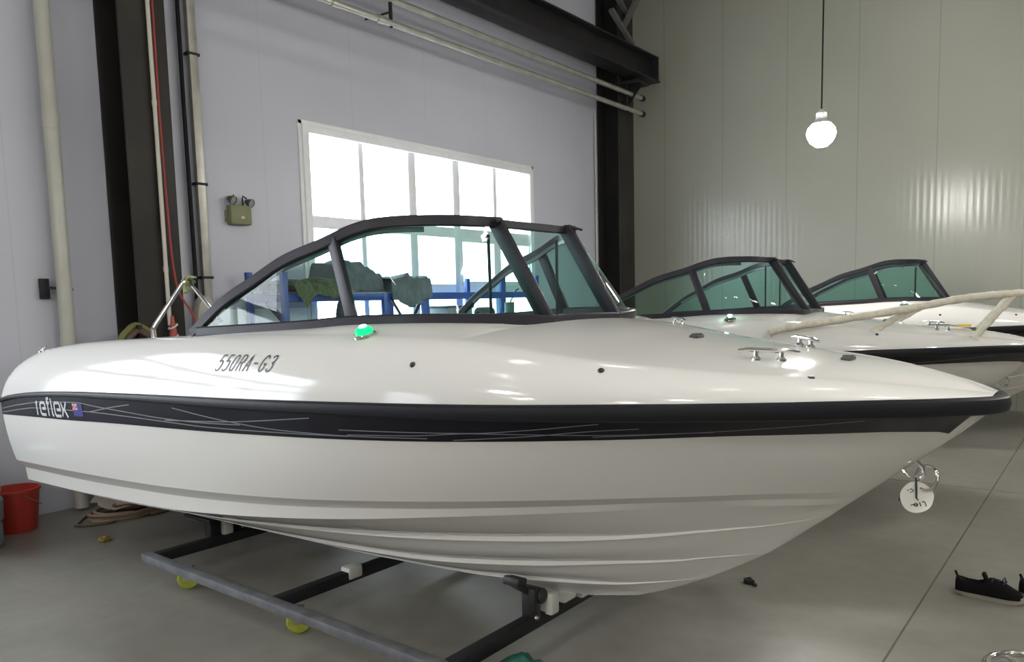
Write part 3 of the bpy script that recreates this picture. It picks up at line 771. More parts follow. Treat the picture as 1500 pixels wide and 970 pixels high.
def window(i, y0, y1, label):
    w = empty('window_%d' % i, (XW, (y0+y1)/2, WZ0)); tag(w, label, 'window', None, 'structure')
    yc = (y0+y1)/2; T = lambda x, y, z: (x, y-yc, z-WZ0)
    q = bmesh.new(); h = WZ1-WZ0
    def B(y, z, sy, sz, dx=0., t=.07, bev=.006): box(q, T(-.045+dx, y, z), (t, sy, sz), bev)
    for y in (y0+.035, y1-.035): B(y, WZ0+h/2, .08, h, .03, .11)
    for z in (WZ0+.035, WZ1-.04): B(yc, z, y1-y0-.004, .085, .03, .116)
    B(yc, 2.505, y1-y0-.1, .13, 0, .064); B(yc, 1.80, y1-y0-.1, .11, 0, .064)
    n = 5; dy = (y1-y0-.04)/n
    for k in range(1, n):
        B(y0+.02+dy*k, WZ0+h/2, .125 if k in (2, 3) else .07, h, .005 if k in (2, 3) else 0)
    # opening casements of the middle row
    for k in (3, 4):
        a, b = y0+.02+dy*k+.05, y0+.02+dy*(k+1)-.05
        if k == 3: pass
        for z in (2.42, 1.865): B((a+b)/2, z, b-a, .05, .022)
        for y in (a, b): B(y, 2.14, .05, .58, .02)
    for z0, z1 in ((2.56, 3.43), (1.85, 2.45), (1.01, 1.75)): pass
    link('window_frame', q, WFRAME, w)
    q = bmesh.new(); box(q, (.045, 0, -.015), (.16, y1-y0+.06, .03), .005); link('window_sill', q, WFRAME, w)
    q = bmesh.new(); box(q, (-.05, 0, h/2), (.006, y1-y0-.08, h-.08)); link('window_pane', q, WGLASS, w, False)
    # raised casing on the wall round the opening
    q = bmesh.new()
    for y in (y0-.022, y1+.022): box(q, T(.008, y, WZ0+h/2), (.022, .045, h+.09), .004)
    box(q, T(.008, yc, WZ1+.022), (.022, y1-y0+.09, .045), .004)
    link('window_casing', q, WFRAME, w)
window(1, *WINS[0], 'wide white framed window behind the blue rack'); window(2, *WINS[1], 'white framed window left of the photograph'); window(3, *WINS[2], 'white framed window far left of the photograph')
def single(name, fn, m, label, cat, group=None, **k):
    q = bmesh.new(); fn(q); return tag(link(name, q, m, None, **k), label, cat, group)
# steel columns (H sections against the window wall)
def column(y0, y1, label):
    r = empty('steel_column', (XW, (y0+y1)/2, 0), 0, label, 'column', 'steel columns')
    w = y1-y0; d = .42
    q = bmesh.new(); box(q, (d-.012, 0, 3.78), (.024, w, 7.56), .003); link('front_flange', q, FLANGE, r)
    q = bmesh.new(); box(q, (.026, 0, 3.78), (.024, w, 7.56), .003); box(q, (d/2, 0, 3.78), (d-.07, .02, 7.56)); link('web', q, COLM, r)
    q = bmesh.new(); box(q, (.2, 0, .015), (.5, w+.1, .03), .004)
    for sx in (.06, .34):
        for sy in (-1, 1): lathe(q, [(0, .06), (.014, .06), (.016, .04), (.016, .03)], 6, Matrix.Translation((sx, sy*(w/2+.02), 0)))
    link('base_plate', q, DARK, r)
    q = bmesh.new(); box(q, (.55, 0, 4.98), (.36, w*.8, .05), .004); slab(q, [Vector((.42, -.01, 4.96)), Vector((.72, -.01, 4.96)), Vector((.42, -.01, 4.62))], (0, .02, 0)); link('bracket', q, DARK, r)
    return r
column(3.05, 3.44, 'dark steel column left of the emergency light, a red cable down its face'); column(10.82, 11.28, 'dark steel column in the corner right of the window')
# crane runway beam, its pipes
bmr = empty('crane_beam', (-6.08, 0, 5.05), 0, 'dark crane runway beam high on the window wall', 'beam')
q = bmesh.new(); box(q, (0, 2.75, .012), (.30, 17.5, .024), .002); link('bottom_flange', q, DARK, bmr)
q = bmesh.new(); box(q, (0, 2.75, .2), (.012, 17.5, .38)); link('web', q, DARK, bmr)
q = bmesh.new(); box(q, (0, 2.75, .388), (.26, 17.5, .024), .002); box(q, (0, 2.75, .425), (.06, 17.5, .05), .004); link('top_flange', q, DARK, bmr)
q = bmesh.new(); box(q, (0, 11.45, .2), (.29, .02, .36), .002); link('end_plate', q, DARK, bmr)
for z, x, l in ((4.83, -6.2, 'upper galvanised pipe under the crane beam'), (4.585, -6.2, 'lower galvanised pipe under the crane beam')):
    p = empty('overhead_pipe', (x, 0, z), 0, l, 'pipe', 'pipes under the crane beam')
    q = bmesh.new(); tube(q, [(0, -6, 0), (0, 2.5, 0), (0, 11.4, 0)], .036, 14); link('tube', q, GALV, p)
    q = bmesh.new(); lathe(q, [(0, .03), (.045, .03), (.048, .015), (.048, -.05), (.038, -.05)], 14, Matrix.Translation((0, 11.4, 0)) @ rotM('X', -PI/2)); link('end_cap', q, DARK, p)
    q = bmesh.new()
    q.free()
    for y in (5.15, 5.75):
        q = bmesh.new(); lathe(q, [(.036, -.05), (.044, -.05), (.044, .05), (.036, .05)], 12, Matrix.Translation((0, y, 0)) @ rotM('X', PI/2)); link('coupling', q, GALV, p)
for y, l in ((5.9, 'rod hanger holding the two overhead pipes above the window'), (10.9, 'rod hanger holding the two overhead pipes at the corner column')):
    def hang(q):
        tube(q, [(-6.2, y, 4.54), (-6.2, y, 4.95), (-6.2, y, 5.05)], .009, 8); box(q, (-6.2, y, 4.70), (.03, .03, .32), .003)
        tube(q, [(-6.2, y, 4.70), (-6.6, y-.0, 4.72)], .011, 8)
    single('pipe_hanger', hang, DARK, l, 'hanger', 'pipe hangers')
def brace(q):
    bar(q, (-6.28, 10.95, 5.85), (-5.55, 10.95, 6.9), .09, .06, bev=.004); bar(q, (-6.28, 11.1, 6.05), (-6.2, 8.9, 7.3), .07, .07, bev=.004)
    bar(q, (-6.25, 11.2, 5.62), (-6.23, 10.5, 5.98), .08, .06, bev=.004)
single('knee_brace', brace, mat('grey_brace', (.11, .11, .11), .5, noise=.2), 'grey knee braces at the head of the corner column', 'brace')
# pipes on the window wall
dp = empty('drain_pipe', (-6.60, 2.615, 0), 0, 'thick grey drain pipe at the far left of the wall', 'pipe')
q = bmesh.new(); tube(q, [(0, 0, .02), (0, 0, 3.), (0, 0, 7.5)], .056, 20); link('tube', q, PVC, dp)
for z in (1.35, 3.1, 5.0):
    q = bmesh.new(); lathe(q, [(.056, -.06), (.061, -.06), (.061, .06), (.056, .06)], 18, Matrix.Translation((0, 0, z))); link('coupling', q, PVC, dp)
q = bmesh.new(); box(q, (-.085, -.115, 1.80), (.03, .07, .16), .004); bar(q, (-.08, -.09, 1.81), (0, .065, 1.79), .02, .02); link('clip', q, DARK, dp)
dw = empty('downspout', (-6.66, 3.87, 0), 0, 'slim grey downspout between the dark column and the emergency light', 'pipe')
q = bmesh.new(); box(q, (0, 0, 3.75), (.06, .085, 7.5), .012); link('tube', q, GALV, dw)
q = bmesh.new()
for z in (1.9, 2.75, 3.9, 4.4): box(q, (-.005, 0, z), (.075, .12, .025), .004)
link('strap', q, DARK, dw)
single('black_cable', lambda q: tube(q, [(-6.675, 3.77, .05), (-6.675, 3.775, 2), (-6.673, 3.765, 3.6), (-6.675, 3.775, 7.5)], .019, 8), RUBBER, 'thick black cable running down beside the slim downspout', 'cable')
single('conduit', lambda q: tube(q, [(-6.69, 10.73, .0), (-6.69, 10.73, 4.55)], .016, 10), PVC, 'thin pale conduit beside the corner column', 'conduit')
single('white_conduit', lambda q: (tube(q, [(-6.265, 3.285, 1.48), (-6.268, 3.285, 3), (-6.268, 3.27, 7.5)], .017, 12), [lathe(q, [(.017, -.02), (.021, -.02), (.021, .02), (.017, .02)], 12, Matrix.Translation((-6.268, 3.284, z))) for z in (1.95, 3.3)]), mat('cream_conduit', (.56, .53, .46), .4), 'cream conduit down the face of the left dark column', 'conduit')
single('red_cable', lambda q: tube(q, sm([Vector(v) for v in ((-6.262, 3.325, 7.5), (-6.262, 3.32, 4.2), (-6.262, 3.318, 3.2), (-6.262, 3.33, 2.4), (-6.262, 3.345, 2.0), (-6.25, 3.38, 1.75), (-6.2, 3.48, 1.52), (-6.1, 3.55, 1.1), (-6.05, 3.5, .5), (-6.05, 3.45, .02))]), .0095, 8), mat('red_cable', (.30, .035, .03), .5), 'red cable hanging beside the cream conduit on the column', 'cable')
def bottle(q):
    M = Matrix.Translation((-6.235, 3.30, 1.16))
    lathe(q, [(0, 0), (.034, .0), (.036, .02), (.036, .24), (.02, .29), (.014, .30), (.014, .33), (0, .33)], 14, M)
ex = empty('red_hose_nozzle', (-6.235, 3.295, 1.2), 0, 'red and white hose end tied to the left column', 'hose')
q = bmesh.new(); lathe(q, [(0, 0), (.030, .0), (.032, .03), (.030, .12), (.033, .13), (.030, .22), (.018, .30), (.012, .36), (0, .36)], 14); link('nozzle', q, mat('red_plastic', (.36, .05, .03), .4), ex)
q = bmesh.new()
for z in (.10, .18, .27): tube(q, [(.034*math.cos(a), .034*math.sin(a), z+.02*math.sin(a)) for a in [2*PI*k/12 for k in range(12)]], .008, 6, closed=True)
tag(link('tie', q, mat('white_tie', (.6, .6, .6), .6), ex), 'white ties')
# pump housing leaning beside the column
pb = empty('pump_housing', (-6.40, 3.66, 1.22), 0, 'pale oval housing with a rusty hub beside the left column', 'housing')
q = bmesh.new(); lathe(q, [(0, .045), (.07, .045), (.095, .03), (.10, .0), (.10, -.06), (0, -.06)], 24, Matrix.Translation((.06, 0, .27)) @ rotM('Y', PI/2) @ Matrix.Diagonal((2.4, 1, 1, 1))); link('body', q, mat('pale_casting', (.36, .34, .30), .5, noise=.12, nscale=14), pb)
q = bmesh.new(); lathe(q, [(0, .075), (.024, .075), (.034, .06), (.036, .04)], 14, Matrix.Translation((.06, 0, .30)) @ rotM('Y', PI/2)); tag(link('hub', q, mat('rust', (.16, .06, .035), .7, noise=.3, nscale=30), pb), 'rusty hub')
q = bmesh.new(); tube(q, [(0.02, 0, .03), (0.02, 0, -.6), (.02, 0, -1.22)], .03, 10); box(q, (.02, 0, -1.21), (.3, .3, .02), .004); link('stand', q, DARK, pb)
# coil of hose hung on the column (olive and brown)
hc = empty('hose_coil', (-6.22, 2.98, 1.36), 0, 'olive and brown hose coil hanging at the left column', 'hose')
def coil(bm, R0, r, n, tilt=0, dz=0):
    tube(bm, [(dz+.012*math.sin(3*t)+.005*t/6, (R0+.006*math.sin(5*t))*math.cos(t), (R0+.006*math.sin(5*t))*math.sin(t)) for t in [2*PI*n*k/(36*n) for k in range(36*n)]], r, 8)
q = bmesh.new(); coil(q, .125, .026, 3); link('outer_loops', q, mat('olive_hose', (.15, .15, .045), .6), hc)
q = bmesh.new(); coil(q, .085, .022, 3, dz=.03); link('inner_loops', q, mat('brown_hose', (.10, .06, .045), .6), hc)
q = bmesh.new(); bar(q, (-.14, 0, .12), (.07, 0, .12), .03, .03); bar(q, (-.14, 0, -1.36), (-.14, 0, .12), .03, .03); link('hook', q, DARK, hc)
# emergency light
el = empty('emergency_light', (XW, 4.262, 2.40), 0, 'olive twin head emergency light on the wall left of the window', 'light')
OL = mat('olive_plastic', (.21, .215, .11), .45, noise=.06)
q = bmesh.new(); box(q, (.045, 0, .10), (.085, .225, .185), .014); box(q, (.012, -.115, .11), (.02, .03, .06), .003); box(q, (.012, -.115, .05), (.02, .03, .04), .003); link('housing', q, OL, el)
q = bmesh.new(); box(q, (.090, .01, .075), (.004, .035, .022), .001); tag(link('indicator_label', q, mat('cream_label', (.62, .62, .45), .5), el), 'small cream label')
for sy, t in ((-1, 0), (1, 1)):
    q = bmesh.new(); c = Vector((.075, sy*.085+.02*t, .235-.015*t)); lathe(q, [(0, -.05), (.022, -.05), (.034, -.02), (.043, .012), (.043, .02), (.038, .02)], 20, Matrix.Translation(c) @ zto((.8, .25, -.35))); hd = link('lamp_head', q, mat('dark_olive', (.06, .065, .035), .4), el)
    q = bmesh.new(); lathe(q, [(.038, .016), (.02, .022), (0, .024)], 18, Matrix.Translation(c) @ zto((.8, .25, -.35))); tag(link('lamp_lens', q, mat('grey_lens', (.30, .31, .29), .2), hd), 'grey lens')
    q = bmesh.new(); tube(q, [(.04, sy*.05, .19), (.04, sy*.045, .255), (.045, sy*.05, .285), (.055, sy*.075+.01, .262)], .007, 8); link('arm', q, DARK, el)

# ------------------------------------------------------------------ blue rack by the window
rk = empty('storage_rack', (-6.3, 6.0, 0), 0, 'blue steel storage rack along the window', 'rack')
def rb_(x, y, z): return Vector((x+6.3, y-6.0, z))
YP = [4.26, 5.50, 6.08, 7.42, 8.15]; HP = [1.93, 1.732, 1.732, 1.92, 1.94]
def upr(y, x, h, w=.06): part('upright', lambda q: (box(q, rb_(x, y, h/2), (.05, w, h), .004), box(q, rb_(x, y, .006), (.09, w+.04, .012))), BLUE, rk)
for y, h in zip(YP, HP):
    upr(y, -6.02, h, .09 if 5 < y < 7 else .06); upr(y, -6.58, h if y > 5 else 1.95)
for z in (1.695, 1.10, .45):
    for x in (-6.02, -6.58): part('beam', lambda q: box(q, rb_(x, 6.2, z), (.045, 3.9, .075), .004), BLUE, rk)
for z, l in ((1.10, 0), (.45, 0)): part('shelf_board', lambda q: box(q, rb_(-6.3, 6.2, z+.045), (.56, 3.86, .014), .003), mat('shelf_board', (.12, .13, .14), .5), rk)
part('shelf_board', lambda q: box(q, rb_(-6.3, 5.17, 1.742), (.56, 1.86, .014), .003), mat('shelf_board', (.12, .13, .14), .5), rk)
for y0, y1 in ((5.55, 5.79), (6.03, 5.79)): part('cross_brace', lambda q: bar(q, rb_(-6.0, y0, 1.68), rb_(-6.0, y1, 1.36), .02, .025), DARK, rk)
part('cross_brace', lambda q: bar(q, rb_(-6.3, 4.26, 1.66), rb_(-6.3, 4.7, 1.2), .03, .05), DARK, rk)
# grey covers draped over the things on the rack
def drape(name, y0, y1, x0, x1, z0, hfun, front, m, label, cat, seed, back=.10):
    q = bmesh.new(); rnd = random.Random(seed); ph = [rnd.uniform(0, 6) for _ in range(6)]
    n, mm = 40, 26; top, und = [], []
    for i in range(n+1):
        u = i/n; y = y0+(y1-y0)*u; r = []
        H = hfun(u); fr = front(u)
        prof = [(x0, z0-back*.0), (x0+.02, z0+H*.6)]
        for j in range(mm+1):
            v = j/mm
            if v < .2: x = x0+.03*v/.2; z = z0+H*(v/.2)**.8
            elif v < .7: w = (v-.2)/.5; x = x0+.03+(x1-x0-.05)*w; z = z0+H*(1-.10*math.sin(PI*w)*math.sin(ph[0]+9*u))
            else: w = (v-.7)/.3; x = x1-.02+.03*math.sin(w*PI/2)+.012*math.sin(11*u*3+ph[1])*w; z = z0+H-(H+fr)*w
            z += .010*math.sin(7*u*4+5*v+ph[2])+.007*math.sin(17*u*3-9*v+ph[3]); x += .006*math.sin(9*v+13*u*2+ph[4])
            r.append(Vector((x, y+.006*math.sin(12*v+ph[5]), max(z, z0-fr))))
        top.append(r)
    V = grid(q, top)
    # thickness
    vs = list(q.verts); g = bmesh.ops.solidify(q, geom=list(q.faces), thickness=.006)
    return tag(link(name, q, m, None, auto=80), label, cat)
GREYC = mat('grey_cover_fabric', (.125, .145, .16), .8, noise=.2, nscale=9, bump=.3, bscale=50)
bump_ = lambda a, b, u: math.exp(-((u-a)/b)**2)
drape('fabric_cover', 4.88, 5.52, -6.56, -6.06, 1.752, lambda u: .05+.24*min(1, u*9)*(1-.55*max(0, (u-.55)/.45)), lambda u: .0, GREYC, 'grey cover heaped on the rack left of the window mullion', 'cover', 3)
drape('fabric_cover', 5.545, 6.13, -6.55, -5.955, 1.742, lambda u: .13+.05*bump_(.40, .12, u)+.03*u, lambda u: .06+.11*bump_(.45, .33, u), GREYC, 'grey cover hanging over the front beam of the rack', 'cover', 5)
NET = mat('olive_net', (.10, .13, .06), .9, noise=.4, nscale=40, bump=.8, bscale=80)
drape('camouflage_net', 4.34, 4.85, -6.55, -5.955, 1.752, lambda u: .07+.03*math.sin(9*u)+.02*math.sin(23*u), lambda u: .04+.14*bump_(.22, .10, u)+.04*bump_(.8, .1, u), NET, 'olive netting piled on the left end of the rack', 'netting', 9)
bg = empty('black_bag', (-5.945, 4.86, 1.38), 0, 'black bag hanging from the front beam of the rack', 'bag')
q = bmesh.new()
prof = [(.0, .0), (.05, .0), (.075, .04), (.07, .16), (.05, .25), (.025, .30), (.0, .31)]
lathe(q, [(r*(1+.0*z), z) for r, z in prof], 14, Matrix.Translation((0, 0, 0)) @ Matrix.Diagonal((.55, 1.1, 1, 1))); link('body', q, mat('black_nylon', (.012, .012, .014), .6, bump=.4, bscale=30), bg)
q = bmesh.new(); tube(q, [(0, -.03, .29), (-.02, -.02, .36), (-.07, 0, .367), (-.02, .02, .36), (0, .03, .29)], .008, 6); link('strap', q, mat('black_nylon', (.012, .012, .014), .6), bg)
def crate(q):
    box(q, (0, 0, .085), (.36, .46, .17), .02); box(q, (0, 0, .176), (.38, .48, .016), .006); box(q, (.19, 0, .12), (.02, .12, .03), .006)
cr = empty('storage_box', (-6.2, 6.66, 1.415), 0, 'blue grey lidded box on the rack beside its middle upright', 'box')
q = bmesh.new(); box(q, (0, 0, .075), (.36, .44, .15), .02); link('tub', q, mat('blue_grey_plastic', (.17, .20, .24), .5), cr)
q = bmesh.new(); box(q, (0, 0, .157), (.39, .47, .018), .006); box(q, (.195, .17, .145), (.02, .08, .03), .004); link('lid', q, mat('dark_plastic', (.05, .055, .06), .5), cr)
part('shelf_board', lambda q: box(q, rb_(-6.3, 6.75, 1.405), (.56, 1.30, .016), .003), mat('shelf_board', (.12, .13, .14), .5), rk)
for x in (-6.02, -6.58): part('beam', lambda q: box(q, rb_(x, 6.75, 1.37), (.04, 1.32, .05), .004), BLUE, rk)
single('black_roll', lambda q: lathe(q, [(.02, .13), (.06, .13), (.07, .11), (.07, -.11), (.06, -.13), (.02, -.13)], 18, Matrix.Translation((-6.08, 7.16, 1.485)) @ rotM('Y', .3) @ rotM('X', PI/2)), mat('dark_plastic', (.05, .055, .06), .5), 'dark roll lying on the rack beside the lidded box', 'roll')
cup = empty('green_pot', (-6.2, 7.80, 1.415), 0, 'green pot with a bent wire on the right end of the rack', 'pot')
q = bmesh.new(); lathe(q, [(0, 0), (.06, 0), (.068, .19), (.062, .19), (.056, .02), (0, .02)], 18); link('pot', q, mat('dull_green', (.06, .12, .09), .5), cup)
q = bmesh.new(); tube(q, sm([Vector(v) for v in ((0, .0, .05), (0, .03, .2), (0, .09, .26), (0, .13, .33), (0, .2, .36))]), .010, 8); link('wire', q, DARK, cup)
part('shelf_board', lambda q: box(q, rb_(-6.3, 7.75, 1.405), (.56, .70, .016), .003), mat('shelf_board', (.12, .13, .14), .5), rk)
# added white board behind the rack, stands in for a window reflection in the windshield
single('reflection_board', lambda q: box(q, (-6.655, 4.46, .80), (.03, 1.02, 1.60), .005), mat('reflection_white', (.86, .87, .88), .35), 'added white board behind the left end of the blue rack, standing in for a window reflection', 'board')

# ------------------------------------------------------------------ floor clutter
bk = empty('bucket', (-6.40, 2.07, 0), 0, 'red plastic bucket on the floor at the far left', 'bucket')
RED = mat('red_bucket_plastic', (.50, .045, .03), .35)
q = bmesh.new(); lathe(q, [(0, .004), (.125, .004), (.13, .0), (.135, .01), (.165, .30), (.176, .30), (.176, .318), (.163, .318), (.13, .016), (0, .014)], 32); link('pail', q, RED, bk)
q = bmesh.new(); tube(q, [(.17*math.cos(a), .17*math.sin(a), .285-.12*math.sin(a) if math.sin(a) > 0 else .285) for a in [PI*k/20 for k in range(21)]], .004, 6)
tube(q, [(.03, -.174, .23), (.10, -.145, .19), (.12, -.13, .19)], .008, 6); tag(link('handle', q, mat('grey_handle', (.3, .2, .17), .5), bk), 'grey bail handle')
jg = empty('water_barrel', (-6.12, 1.66, 0), 0, 'blue green plastic water barrel cut by the left edge', 'barrel')
q = bmesh.new(); lathe(q, [(0, 0), (.20, 0), (.225, .03), (.225, .15), (.215, .17), (.235, .2), (.24, .33), (.22, .36), (.235, .40), (.225, .52), (.16, .58), (.06, .60), (.05, .63), (0, .63)], 32); link('body', q, mat('blue_green_plastic', (.22, .33, .36), .3), jg)
q = bmesh.new(); lathe(q, [(.055, .60), (.06, .605), (.06, .655), (.0, .66)], 20); link('cap', q, mat('blue_cap', (.05, .12, .25), .4), jg)
def loops(q, c, n, R0, r, seed, squash=.55, lift=.0):
    rnd = random.Random(seed); pts = []
    for k in range(n*22):
        t = 2*PI*k/22; j = k//22
        R1 = R0*(1-.03*(j % 4))+.02*math.sin(t*.7+j)
        pts.append((c[0]+R1*squash*math.cos(t)+.012*math.sin(t*3+j), c[1]+R1*math.sin(t)+.01*math.cos(t*2.3+j), r+lift+.010*j+.008*math.sin(t*2+j)))
    tube(q, pts, r, 7)
single('hose_coil', lambda q: loops(q, (-6.10, 2.83, 0), 6, .36, .013, 1, .50), mat('tan_hose', (.23, .165, .11), .6), 'tan hose coiled on the floor against the wall', 'hose')
single('cable_coil', lambda q: loops(q, (-6.08, 2.95, 0), 3, .30, .010, 4, .5, .075), mat('brown_red_cable', (.17, .075, .05), .6), 'brown cable coiled on top of the tan hose', 'cable')
single('power_cable', lambda q: tube(q, sm([Vector(v) for v in ((-6.15, 2.40, .008), (-6.28, 2.50, .008), (-6.40, 2.62, .008), (-6.3, 2.75, .008), (-6.1, 2.62, .008), (-5.95, 2.58, .008), (-6.0, 2.43, .008), (-6.1, 2.35, .008))]), .007, 7), mat('dark_brown_cable', (.06, .045, .03), .6), 'thin dark cable snaking from the bucket to the hose coil', 'cable')
def sack(q):
    rows = []
    for i in range(15):
        r = []
        for j in range(13):
            u, v = i/14, j/12
            r.append(Vector((-6.42+.42*v+.02*math.sin(7*u), 2.60+.52*u+.02*math.sin(9*v), .085+.13*math.sin(PI*min(1, u*1.1))**.7*(1-v*.85)+.02*math.sin(11*u+5*v)*math.sin(PI*v))))
        rows.append(r)
    grid(q, rows); bmesh.ops.solidify(q, geom=list(q.faces), thickness=.008)
single('cardboard_sheet', sack, mat('beige_cloth', (.32, .27, .23), .85, noise=.15), 'beige crumpled sheet lying on the hose coil', 'sheet', auto=80)
single('yellow_wad', lambda q: box(q, (-6.12, 2.98, .235), (.05, .07, .03), .01), mat('yellow_tape', (.55, .48, .05), .5), 'small yellow tape scrap on top of the beige sheet', 'scrap')
def crumple(c, r, seed):
    def f(q):
        bmesh.ops.create_icosphere(q, subdivisions=3, radius=1); rnd = random.Random(seed); ph = [rnd.uniform(0, 6) for _ in range(6)]
        for v in q.verts:
            d = v.co.normalized(); k = 1+.22*math.sin(5*d.x+ph[0])*math.cos(4*d.y+ph[1])+.14*math.sin(11*d.z+ph[2]+6*d.x)+.08*math.sin(17*d.y+ph[3])
            v.co = Vector((c[0]+d.x*r[0]*k, c[1]+d.y*r[1]*k, max(.002, c[2]+d.z*r[2]*k)))
    return f
single('leaf', crumple((-5.53, 2.32, .016), (.032, .04, .022), 2), mat('ochre_scrap', (.28, .20, .04), .7), 'small ochre scrap on the floor near the hose coil', 'scrap')
single('plastic_bag', crumple((-1.90, 2.36, .055), (.10, .16, .075), 8), mat('green_bag', (.03, .14, .105), .3, noise=.3, nscale=14), 'crumpled green plastic bag at the front corner of the dolly', 'bag')
def deb(q):
    box(q, (-1.56, 4.05, .014), (.055, .03, .024), .006); bar(q, (-1.58, 4.06, .018), (-1.51, 4.03, .01), .018, .014, bev=.004); tube(q, [(-1.6, 4.08, .012), (-1.56, 4.07, .03), (-1.53, 4.04, .025)], .006, 6)
single('black_fitting', deb, mat('black_scrap', (.014, .013, .012), .5), 'small black fitting lying on the floor ahead of the dolly', 'fitting')

# shoe (canvas slip-on) and the toe of its pair
def shoe(loc, rz, label):
    r = empty('shoe', loc, rz, label, 'shoe', 'black shoes at the right edge')
    def outl(z, grow=0.):
        pts = []
        for k in range(48):
            t = 2*PI*k/48; c, s = math.cos(t), math.sin(t)
            x = .14*c; w = (.043+.008*max(0, c)-.006*math.exp(-((c+.05)/.35)**2))
            pts.append((x*(1+grow*.2), s*abs(s)**-.25*w*(1+grow) if abs(s) > 1e-6 else 0, z))
        return pts
    q = bmesh.new(); rows = []
    for z, g in ((0, -.06), (.004, .0), (.022, .04), (.030, .02), (.030, -.1)): rows.append([Vector((x, y, z+(.010*max(0, (x-.07)/.07)**2)+(.004 if x < -.1 else 0))) for x, y, z in outl(z, g)]); rows[-1].append(rows[-1][0].copy())
    grid(q, rows); q.faces.new([q.verts.new(p) for p in rows[0][:-1]]); q.faces.new([q.verts.new(p) for p in rows[-1][:-1]])
    tag(link('sole', q, mat('pale_sole', (.30, .28, .23), .7), r), 'pale rubber sole')
    # upper: cross sections from heel to toe: (x, half width, height)
    SEC = [(-.140, .016, .075), (-.136, .030, .094), (-.120, .039, .092), (-.09, .042, .084), (-.05, .043, .083), (-.025, .044, .093), (0, .046, .103), (.03, .049, .100), (.06, .050, .088), (.09, .048, .070), (.12, .036, .054), (.136, .016, .040)]
    q = bmesh.new(); rows = []
    for x, w, h in SEC:
        row = []
        for j in range(17):
            a = PI*j/16; y = w*math.cos(a); z = .026+(h-.026)*math.sin(a)**.55
            if x < -.005 and x > -.13 and .25*PI < a < .75*PI: z -= (.028 if -.12 < x < -.02 else .012)*math.sin((a-.25*PI)*2)
            row.append(Vector((x, y, z)))
        rows.append(row)
    grid(q, rows)
    for rr in (rows[0], rows[-1]): q.faces.new([q.verts.new(p) for p in rr])
    link('upper', q, mat('black_canvas', (.006, .005, .006), .9, spec=.1, bump=.3, bscale=90), r)
    q = bmesh.new(); slab(q, [Vector((-.02, -.022, .094)), Vector((-.032, -.02, .120)), Vector((-.032, .02, .120)), Vector((-.02, .022, .094))], (.012, 0, .002)); link('tongue', q, mat('black_canvas', (.006, .005, .006), .9), r)
    q = bmesh.new(); slab(q, [Vector((-.136, -.010, .085)), Vector((-.146, -.008, .110)), Vector((-.146, .008, .110)), Vector((-.136, .010, .085))], (.007, 0, 0)); link('heel_tab', q, mat('black_canvas', (.006, .005, .006), .9), r)
    q = bmesh.new()
    for x in (0.012, .034, .056): tube(q, [(x, -.030, .090-.3*(x-.01)), (x+.004, 0, .106-.25*(x-.01)), (x, .030, .090-.3*(x-.01))], .0035, 6)
    tube(q, [(.05, .0, .095), (.058, .012, .112), (.068, .0, .092)], .004, 6)
    link('laces', q, mat('black_lace', (.014, .013, .014), .7), r)
    return r
s1 = shoe((-.470, 4.545, 0), -.55, 'black canvas shoe lying sideways on the floor at the right edge'); s1.rotation_euler = (0, 0, .0); s1.scale = (1.1,)*3
s2 = shoe((-.215, 4.66, 0), -.3, 'second black shoe, only part showing beside the first at the right edge')
# chrome wheel rim at the lower right corner
cw = empty('steering_wheel', (-.19, 3.60, .0), 0, 'chrome rimmed steering wheel lying in the lower right corner', 'steering wheel')
q = bmesh.new(); tube(q, [(.185*math.cos(a), .185*math.sin(a), .06) for a in [2*PI*k/48 for k in range(48)]], .017, 14, closed=True); link('rim', q, CHROME, cw)
q = bmesh.new(); lathe(q, [(0, .0), (.05, .0), (.055, .03), (.04, .06), (0, .07)], 20); link('hub', q, mat('black_latch', (.02, .02, .02), .4), cw)
for k in range(3):
    a = 2*PI*k/3+.3; q = bmesh.new(); bar(q, (.04*math.cos(a), .04*math.sin(a), .045), (.18*math.cos(a), .18*math.sin(a), .06), .03, .008, bev=.002); link('spoke', q, CHROME, cw)
q = bmesh.new(); 
for k in range(3):
    a = 2*PI*k/3+1.3; box(q, (.185*math.cos(a), .185*math.sin(a), .022), (.02, .02, .044), .003)
link('foot', q, DARK, cw)

# ------------------------------------------------------------------ lamps
LAMPE = mat('lit_led_globe', (1, 1, 1), .4, emit=(1., .975, .925), es=118)
lamp0 = None
def hanging_lamp(x, y, z, label):
    global lamp0
    if lamp0 is None:
        r = empty('hanging_lamp', (x, y, z), 0, label, 'lamp', 'hanging lamps')
        q = bmesh.new(); lathe(q, [(0, -.14), (.055, -.128), (.102, -.09), (.13, -.038), (.137, 0), (.125, .045), (.09, .085), (.05, .105)], 28); link('globe', q, LAMPE, r)
        q = bmesh.new(); lathe(q, [(.088, .086), (.09, .09), (.07, .115), (.055, .13), (.05, .19), (.03, .21), (.012, .23), (0, .23)], 20); link('lamp_holder', q, mat('white_holder', (.5, .5, .5), .4), r)
        q = bmesh.new(); tube(q, [(0, 0, .22), (.008, 0, 2), (0, 0, ZC_-z-.002)], .008, 8); link('cord', q, RUBBER, r)
        lamp0 = r; return r
    r = copy_tree(lamp0); r.location = (x, y, z); r['label'] = label; return r
hanging_lamp(-2.376, 8.0, 3.185, 'bright lamp hanging on a cord in front of the far wall')
